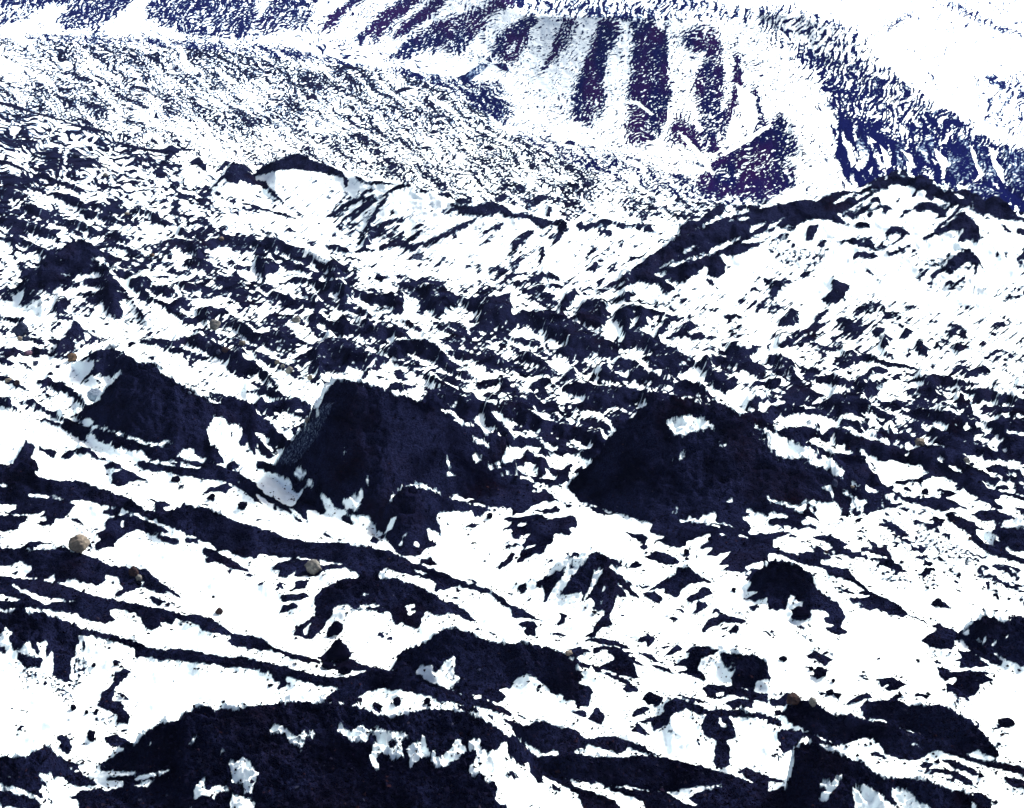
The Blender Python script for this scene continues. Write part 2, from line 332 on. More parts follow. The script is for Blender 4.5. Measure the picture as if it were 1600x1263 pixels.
w 830,220 860,220 880,240 960,250 1070,215 1000,265 930,260
d 1380,385 1420,355 1480,375 1430,410
w 1120,320 1140,270 1190,280 1190,330 1150,340
d 70,370 130,290 160,215 170,240 250,270 320,285 360,300 330,315 350,340 290,320 220,275 190,340 220,350 240,400 215,435 100,420 60,400
d 380,265 420,262 400,277
d 370,325 420,290 510,265 550,280 610,330 670,350 640,355 590,345 540,305 440,325 430,345 390,345
d 555,262 640,285 600,285
d 640,375 690,355 750,380 730,405 640,405
d 690,430 760,400 810,420 920,485 830,470 760,500 710,510 685,480
d 0,370 80,385 100,420 200,435 260,460 330,470 380,475 480,475 540,490 600,515 700,545 800,590 890,650 980,660 1060,650 1120,620 1280,640 1370,690 1470,730 1564,760 1564,950 1450,935 1400,905 1330,905 1290,855 1240,845 1170,810 1050,760 940,720 830,695 740,640 640,625 560,605 520,595 420,590 330,565 180,555 100,585 0,590 0,530 80,520 30,500 0,500
d 910,565 960,600 1010,605 1055,615 1010,640 980,658 945,650 940,610
d 1040,475 1070,455 1095,470 1080,490 1050,490
d 1085,490 1145,497 1110,510
d 700,330 780,340 740,342
d 810,345 930,365 980,400 960,425 890,405 860,390 790,375 860,365
d 820,350 1000,380 1160,395 1300,410 1400,440 1480,500 1564,560 1564,600 1480,530 1400,485 1260,465 1100,440 980,415
d 1020,375 1150,350 1300,370 1450,420 1564,490 1564,560 1450,470 1300,425 1200,390
w 1050,380 1150,375 1240,395 1150,392
d 1240,550 1280,520 1360,495 1440,500 1400,530 1390,555 1330,540
d 1265,580 1290,570 1315,585 1295,600 1268,597
d 1445,635 1470,620 1515,655 1480,658
d 1235,620 1275,615 1270,632
d 930,515 955,525 945,528
d 0,590 150,560 200,580 300,580 420,595 460,620 430,660 390,700 340,710 330,740 250,750 220,735 300,700 250,690 290,655 200,680 100,680 0,700
d 410,705 460,705 530,755 480,735
d 0,720 100,690 165,690 160,720 110,750 120,770 40,785 0,800
w 0,660 100,620 90,655 20,665
d 620,655 740,640 740,680 660,690
d 650,710 760,680 860,705 1000,760 1045,795 960,790 900,790 830,770 720,830 690,880 590,890 585,860 620,830 590,800 640,770
w 735,740 750,705 765,740 750,765
d 880,785 960,800 1060,825 1120,860 1060,860 990,845
d 1125,820 1200,830 1240,865 1130,850
d 1120,875 1180,880 1140,890
d 1230,905 1270,885 1350,920 1440,970 1540,1035 1440,1020 1340,980 1250,930
d 1240,945 1300,945 1310,970 1270,980
d 1180,915 1210,918 1200,925
d 1480,1040 1545,1050 1540,1070
d 1295,1190 1312,1185 1310,1197
d 120,890 180,850 240,845 360,860 280,860 200,885
d 0,895 30,885 150,895 260,895 400,885 430,910 540,930 620,960 690,1005 670,1030 640,1050 640,1085 600,1115 560,1105 470,1085 440,1070 370,1100 330,1095 340,1040 300,1060 240,1080 220,1060 140,1070 200,1010 150,970 100,975 40,1000 0,1000 0,950 90,930 0,925
d 60,1050 160,985 90,1045
d 690,990 760,1000 900,1010 910,1030 960,1080 1010,1110 1090,1170 1120,1205 1050,1160 980,1140 870,1090 850,1130 770,1160 720,1185 695,1175 750,1130 740,1110 720,1070 640,1040
d 860,1110 920,1090 1000,1140 1010,1170 900,1135
d 670,1095 700,1085 705,1105
d 915,1185 960,1185 1020,1220 940,1205
d 1035,1200 1085,1235 1060,1225
d 0,1065 130,1075 260,1080 400,1115 560,1170 700,1200 860,1240 1000,1263 0,1263
w 50,1100 90,1105 150,1140 250,1180 330,1195 480,1215 330,1220 280,1230 210,1195 130,1155
w 0,1180 120,1190 150,1200 60,1215 0,1218
d 850,1160 880,1150 870,1165
w 160,1250 240,1258 200,1263
w 740,640 860,685 990,740 1130,835 1050,760 830,690
@400,630
d 0,70 60,90 130,170 220,240 190,285 130,275 60,200 0,170
d 0,190 60,260 110,330 80,340 30,310 0,230
d 0,0 140,0 200,40 330,80 360,60 310,0 360,50 330,85 260,85 130,30 50,45 0,30
i 420,0 480,0 440,70 390,180 310,280 240,370 120,370 180,290 240,210 320,120
d 470,0 1020,0 1100,30 1230,90 1330,150 1430,200 1564,200 1564,640 1480,640 1380,610 1280,610 1180,570 1060,520 940,495 880,500 860,560 820,620 790,690 740,730 700,690 600,690 540,650 480,630 420,560 330,480 240,430 200,400 180,385 280,330 390,180 440,70
d 0,345 60,360 160,390 200,410 280,450 320,490 250,560 230,530 210,470 130,470 190,420 90,430 0,390
w 120,465 220,415 240,430 200,470
w 270,455 345,470 300,472
d 230,640 260,580 300,520 360,520 400,580 410,620 440,670 410,685 350,655 310,660 330,740 270,690
w 365,530 390,525 460,610 430,600
w 520,600 560,575 630,550 650,510 665,550 640,600 600,650 550,640
w 580,690 650,605 600,690
s 510,300 540,275 590,285 550,310
s 650,470 680,430 700,500 680,520
w 1150,365 1165,330 1185,370 1175,390
w 1155,420 1200,415 1260,435 1170,445
w 1300,335 1330,310 1390,320 1370,355 1310,350
w 1415,370 1490,368 1500,400 1430,405
w 1305,200 1350,200 1420,240 1425,270 1370,255 1320,220
w 1490,360 1530,290 1564,260 1564,350 1520,365
w 1490,420 1564,415 1564,445 1500,440
w 1475,450 1520,450 1500,465
w 940,490 1020,488 1130,550 1050,535
w 1180,570 1220,555 1280,585 1370,580 1300,600 1230,590
w 975,592 1050,595 1100,635 1040,620
w 845,520 870,495 865,515
w 815,600 850,540 835,600
s 700,720 760,700 790,660 770,720 740,780
w 1200,100 1240,100 1320,150 1270,140
d 1340,0 1564,0 1564,200 1450,190 1350,130 1390,60 1300,100 1240,50
w 1350,50 1400,70 1400,140 1480,150 1450,180 1400,170 1350,130
w 1420,40 1480,60 1564,120 1564,180 1500,120
d 690,690 740,730 790,660 850,560 900,510 960,500 1060,535 1180,575 1290,610 1400,640 1410,665 1340,700 1310,660 1200,660 1110,670 1100,710 1130,760 1130,800 1040,765 1060,830 1110,870 1040,890 1000,930 900,940 860,910 820,860 780,820 800,790 740,780 720,740
w 780,790 830,700 870,690 820,780
w 860,890 910,800 930,790 890,870
w 880,905 960,860 940,880
w 965,860 985,850 1010,880 980,885
s 740,780 780,790 800,830 770,840 730,800
d 500,710 540,680 580,700 610,750 560,735
d 690,850 720,810 760,840 730,860
d 1400,690 1440,685 1440,710 1410,715
d 1150,740 1200,720 1205,735 1160,750
d 1280,760 1310,735 1380,740 1320,760
d 1500,780 1564,730 1564,765
d 1510,710 1564,690 1564,720
d 1310,845 1350,850 1330,865
d 1310,890 1345,880 1335,893
d 1390,955 1412,960 1395,972
d 1480,1000 1564,910 1564,970 1490,1015
d 1420,920 1435,915 1425,935
d 0,505 60,560 140,600 200,640 240,690 320,740 250,715 200,660 90,610 0,550
d 0,580 30,600 45,630 0,600
d 5,705 45,720 20,720
d 350,760 450,810 500,845 400,800
d 0,760 80,780 180,820 330,850 480,850 600,865 700,880 820,905 900,945 1000,990 1130,1030 1250,1085 1420,1135 1500,1180 1564,1240 1564,1263 1500,1230 1440,1170 1330,1145 1220,1120 1140,1145 1080,1155 1100,1110 1060,1080 990,1060 890,1040 780,1015 740,1060 640,1060 600,1030 560,1010 470,1010 400,1030 380,1060 230,1060 260,1020 190,1070 120,1070 160,1020 90,1015 130,975 230,950 330,965 400,960 300,945 130,945 20,915 0,950
w 395,995 440,985 540,985 470,970 380,955
w 910,990 960,1010 1050,1040 1120,1043 1000,1045
w 770,1015 810,1010 900,1045 990,1080 980,1050 1060,1080 1110,1100 1080,1150 980,1110 860,1070 790,1065
d 1000,965 1070,935 1105,1000 1040,985
d 1290,1075 1330,1078 1345,1100
d 1170,1175 1240,1195 1200,1195
d 230,1090 330,1075 300,1130 170,1150 240,1125
d 150,1175 300,1160 330,1180 280,1200 160,1215
d 160,1240 240,1220 250,1250 170,1263
d 350,1200 390,1150 450,1110 520,1080 640,1065 760,1065 860,1075 960,1105 1060,1150 1140,1210 1200,1263 360,1263
w 620,1180 650,1165 720,1165 680,1185
w 450,1250 560,1225 600,1250 480,1263
w 600,1235 760,1230 790,1240 640,1250
w 910,1240 960,1225 980,1240 930,1263
d 1080,1160 1160,1210 1280,1263 1220,1250
d 1310,1225 1340,1242 1320,1235
@800,630
d 0,20 60,20 130,55 180,95 330,130 430,150 470,180 560,210 620,230 560,260 440,240 350,210 300,200 150,165 60,130 0,90
d 230,0 300,10 410,0 580,0 600,20 560,70 520,50 440,50 400,30
d 60,175 100,180 80,205
d 130,215 170,180 200,190 160,215
d 250,250 330,215 350,240 300,270
d 0,205 60,205 140,220 220,270 320,255 410,300 560,265 590,240 600,270 540,330 500,350 430,340 410,310 390,295 300,270 220,265 100,265 60,280 0,250
d 250,290 285,295 265,315
d 190,300 220,300 220,340 195,320
d 0,340 60,330 100,280 150,330 190,330 220,350 200,420 180,455 155,440 160,370 110,360 60,380 0,400
s 20,400 80,350 100,360 50,400
d 265,460 300,410 375,360 340,430 350,460 310,500 260,490
d 0,405 60,430 150,455 250,470 320,520 200,490 100,450 0,425
d 330,510 400,440 500,350 570,280 620,190 730,100 800,20 900,0 1130,0 1260,50 1400,110 1564,190 1564,830 1500,830 1350,790 1230,740 1140,720 1100,700 1000,720 860,740 800,720 700,690 600,660 500,620 420,600
d 1130,0 1250,20 1400,60 1564,60 1564,130 1440,130 1300,80
w 930,120 1000,100 1060,65 1130,90 1160,80 1210,120 1265,165 1270,185 1210,155 1170,165 1120,160 1070,195 1040,200 990,190 965,155
w 1240,235 1280,240 1325,258 1270,250
w 965,360 1020,330 1040,295 1075,290 1040,340 990,370
w 925,365 960,360 950,375
w 1200,365 1220,345 1238,352 1215,372
s 740,285 800,290 790,302 750,297
s 640,515 660,490 655,505
w 985,620 1020,610 1015,635 990,638
w 960,670 1010,648 1015,660 970,678
w 1295,580 1340,578 1370,595 1310,608
w 1395,560 1450,568 1564,578 1500,583
w 1065,680 1085,672 1095,690
w 1460,180 1564,230 1564,245 1500,215
d 420,620 500,630 620,680 560,685 460,640
w 1140,715 1160,675 1250,665 1260,690 1230,715 1310,740 1380,760 1450,800 1564,800 1564,700 1480,660 1430,640 1420,655 1470,680 1400,700 1450,740 1460,780 1430,790 1380,765 1300,745 1230,735
d 0,440 110,480 130,520 110,545 190,545 240,570 300,600 370,630 350,640 290,600 250,610 300,650 280,670 200,670 140,660 80,660 0,690
w 220,600 300,600 250,640 100,660 130,620
d 0,700 150,680 230,700 200,715 250,705 360,690 400,700 390,755 340,765 370,790 350,810 260,790 250,850 200,890 190,915 100,935 60,975 30,970 60,900 160,870 60,870 120,790 0,830
w 30,745 110,715 60,755
d 0,910 30,910 10,950 0,945
d 345,940 380,912 470,920 400,935 370,950
d 180,1010 240,945 300,935 230,965 200,1005
d 25,1130 80,1090 90,1130 60,1170
d 130,1120 230,1030 170,1130
d 185,1080 280,1025 320,1040 280,1090 220,1190 190,1230 200,1160
d 80,1220 150,1150 130,1190
d 300,1010 440,960 360,1010
d 290,1175 350,1080 420,1000 490,920 520,905 570,930 680,990 740,1005 640,1000 580,990 640,1040 680,1060 700,1100 800,1120 870,1110 820,1130 720,1120 690,1100 750,1150 780,1190 730,1180 680,1120 620,1085 690,1150 700,1185 640,1180 620,1263 540,1263 560,1200 470,1260 500,1220 480,1180 420,1230 440,1160
w 420,1230 470,1140 500,1040 550,1000 560,1020 520,1090 470,1170
w 540,1180 560,1110 575,1130
d 640,955 680,960 660,970
d 720,985 760,970 805,985 760,1010
d 760,1035 800,1035 780,1045
d 660,765 710,775 700,780
d 690,785 770,800 800,790 830,820 820,855 770,845 740,820
d 780,870 810,855 830,880 800,910
d 870,840 940,820 880,800 840,790 860,740 960,725 1140,730 1260,760 1400,800 1380,820 1300,800 1200,800 1090,840 1040,880 970,875 920,850
d 800,940 880,905 960,920 1040,975 960,990 860,965
d 660,920 690,910 670,930
d 1055,915 1085,905 1080,930 1060,932
d 870,1110 940,1075 1000,1045 1005,1000 1080,1010 1180,1070 1240,1105 1180,1090 1080,1110 1040,1140 1000,1190 940,1160 930,1130 830,1150
d 800,1160 870,1150 920,1190 900,1230 830,1190
d 780,1215 900,1240 840,1230
d 1060,1195 1140,1150 1160,1120 1210,1130 1230,1165 1150,1200 1080,1215
d 1130,1220 1180,1210 1200,1240 1130,1255
d 1345,1150 1370,1145 1360,1162
d 1130,890 1200,850 1220,805 1330,810 1450,830 1564,830 1564,960 1500,970 1420,1000 1390,1035 1290,1020 1330,990 1260,990 1280,960 1350,900 1260,930 1190,930 1240,880
d 1420,1080 1480,1020 1564,990 1564,1180 1500,1210 1420,1200 1520,1150 1430,1150 1470,1090
w 1440,1010 1500,980 1564,960 1564,985 1490,1010
d 1440,1240 1500,1230 1490,1255
d 0,1235 70,1263 0,1263
@1200,630
d 0,20 120,0 200,20 300,40 360,70 200,60 60,90 0,110
d 0,100 40,170 150,150 220,140 280,150 350,220 420,250 400,240 300,210 230,230 320,270 400,310 520,310 590,320 640,420 680,440 670,470 750,530 830,570 950,580 1080,580 1150,600 1240,660 1170,640 1090,640 1060,660 930,620 850,600 760,550 660,530 540,470 470,400 370,330 200,250 60,190 0,160
d 0,320 100,340 220,380 330,400 420,450 560,530 660,550 760,610 760,630 680,590 560,590 520,560 460,520 360,500 320,500 330,530 390,560 400,600 340,610 240,590 190,560 150,610 0,570
w 0,210 40,190 120,230 220,290 330,360 330,380 260,390 210,370 300,360 200,330 140,340 60,320 20,290 60,290 0,250
d 400,500 430,500 420,530 480,550 460,590 540,580 520,610 470,620 540,660 450,640 410,600
d 580,660 590,620 650,590 690,610 690,650 620,660 610,690
d 600,700 620,740 605,735
d 700,640 770,715 720,685
d 760,650 850,695 790,670
d 0,600 120,630 200,670 240,640 320,715 220,690 150,660 160,690 240,690 200,720 230,760 100,750 0,740 0,710 130,700 100,670 0,660
d 870,705 935,755 900,730
d 580,755 600,765 570,768
d 675,730 715,740 700,760
d 725,735 745,740 735,760
d 980,735 1005,745 985,742
d 1000,690 1080,710 1060,760 1020,730
d 1080,670 1180,700 1240,720 1300,760 1370,800 1260,760 1240,800 1160,760 1120,730
d 1085,800 1130,800 1110,840
d 900,790 935,815 905,805
d 820,825 845,832 830,840
d 270,815 330,805 440,830 490,860 470,880 400,860 310,835
d 190,835 230,855 200,860
d 390,880 430,890 400,900
d 180,920 240,905 330,915 400,940 390,955 310,950 330,980 230,950
d 410,935 465,955 430,955
d 500,905 540,915 520,925
d 570,880 620,885 650,900 640,880 720,880 740,910 770,970 720,940 690,930 620,910 580,910
d 580,940 610,925 605,965
d 900,865 950,870 1010,900 940,900
d 920,930 945,940 930,945
d 1035,925 1085,970 1050,955
d 950,965 1000,970 1010,995 960,985
d 960,1015 1000,1005 1030,1015 990,1035
d 1225,925 1265,930 1240,960
d 1290,1025 1325,1035 1300,1040
d 1115,1095 1160,1085 1165,1100
d 1140,1125 1200,1160 1160,1150
d 1370,1045 1480,1120 1564,1165 1564,1180 1450,1120 1380,1080
d 985,1215 1030,1250 1000,1235
d 1040,1215 1080,1205 1115,1250 1050,1255
d 0,800 60,790 180,795 60,805 30,840 30,880 120,910 250,950 350,990 480,1010 550,1080 620,1145 740,1200 840,1263 600,1263 490,1215 520,1190 640,1180 540,1160 600,1150 500,1080 380,1060 340,1010 200,980 100,935 0,910
w 470,1240 560,1220 640,1225 560,1235
d 400,1115 460,1130 550,1185 460,1150
d 0,965 60,960 160,975 240,1030 330,1065 210,1050 280,1080 290,1120 370,1195 440,1230 450,1263 0,1263
w 110,1250 140,1160 180,1210 240,1240 150,1263
w 0,1075 20,1070 10,1088
d 600,1000 760,1060 640,1010
s 640,960 880,1080 860,1130 690,1080
s 900,760 1130,860 1300,960 1200,1000 1000,900 880,860
d 1250,760 1310,840 1400,890 1480,940 1564,970 1564,1000 1450,950 1350,920 1240,830
d 1370,820 1440,870 1470,920 1564,960 1480,950 1400,890
d 1370,780 1390,755 1470,760 1564,700 1564,930 1480,880 1390,810
d 1240,680 1300,655 1400,655 1530,705 1430,720 1320,720
d 1360,740 1470,735 1440,745
d 1500,645 1550,635 1530,660
d 430,140 460,95 530,110 600,180 560,180 500,150
d 330,220 360,160 400,145 450,150 520,190 610,220 720,250 850,290 900,280 960,250 1040,260 1130,280 1230,330 1200,370 1100,370 1000,330 930,280 1060,370 1200,370 1300,420 1400,460 1400,490 1300,470 1340,520 1564,560 1564,600 1440,560 1380,600 1450,650 1400,650 1360,620 1360,570 1310,600 1230,540 1150,480 1080,450 1000,450 940,480 820,490 760,485 840,470 920,460 1000,420 920,380 850,370 780,350 700,360 650,330 560,270 480,250 420,250 410,180 370,235
w 800,440 900,425 940,390 860,380 780,360 640,370 680,420 690,480 760,480 830,470 930,460
w 230,235 290,230 370,290 440,285 520,300 500,315 420,305
w 810,320 880,290 850,320
w 980,310 1110,350 1050,345
d 620,210 700,160 780,190 860,190 900,230 860,240 760,210 680,220
d 350,0 560,30 600,0 640,10 720,60 790,90 730,100 640,70 560,55 640,110 600,100 500,60 440,60
d 830,70 920,35 1080,45 1200,70 1320,170 1220,130 1170,160 1130,150 1060,120 1040,100 900,95
d 985,175 1010,155 1100,170 1170,205 1100,220 1020,200
d 1000,240 1080,215 1200,240 1300,260 1400,320 1390,350 1320,350 1310,300 1220,320 1100,270
d 1310,115 1360,110 1380,130 1340,150
d 1310,130 1430,80 1564,95 1564,140 1450,160 1480,200 1420,210 1370,170
d 1400,280 1440,210 1500,185 1564,185 1564,210 1460,280
d 1430,330 1500,270 1564,245 1564,340 1500,350
d 1320,400 1400,370 1500,410 1440,440 1350,420
d 1100,390 1240,380 1300,410 1380,440 1200,410 1210,440 1120,400
w 1100,385 1140,385 1205,440 1150,415
d 1390,510 1450,500 1490,535 1400,530
d 1480,450 1564,430 1564,470 1490,465
d 1490,30 1564,20 1564,60 1500,65
d 1370,60 1440,25 1490,50 1400,75
d 1210,100 1280,95 1260,120
d 0,30 40,20 20,90 0,80
d 940,545 965,538 985,555 960,570
@0,0 1
d 424,737 445,706 468,688 484,715 478,740 455,748 436,744
w 455,738 470,732 480,742 466,748
'''
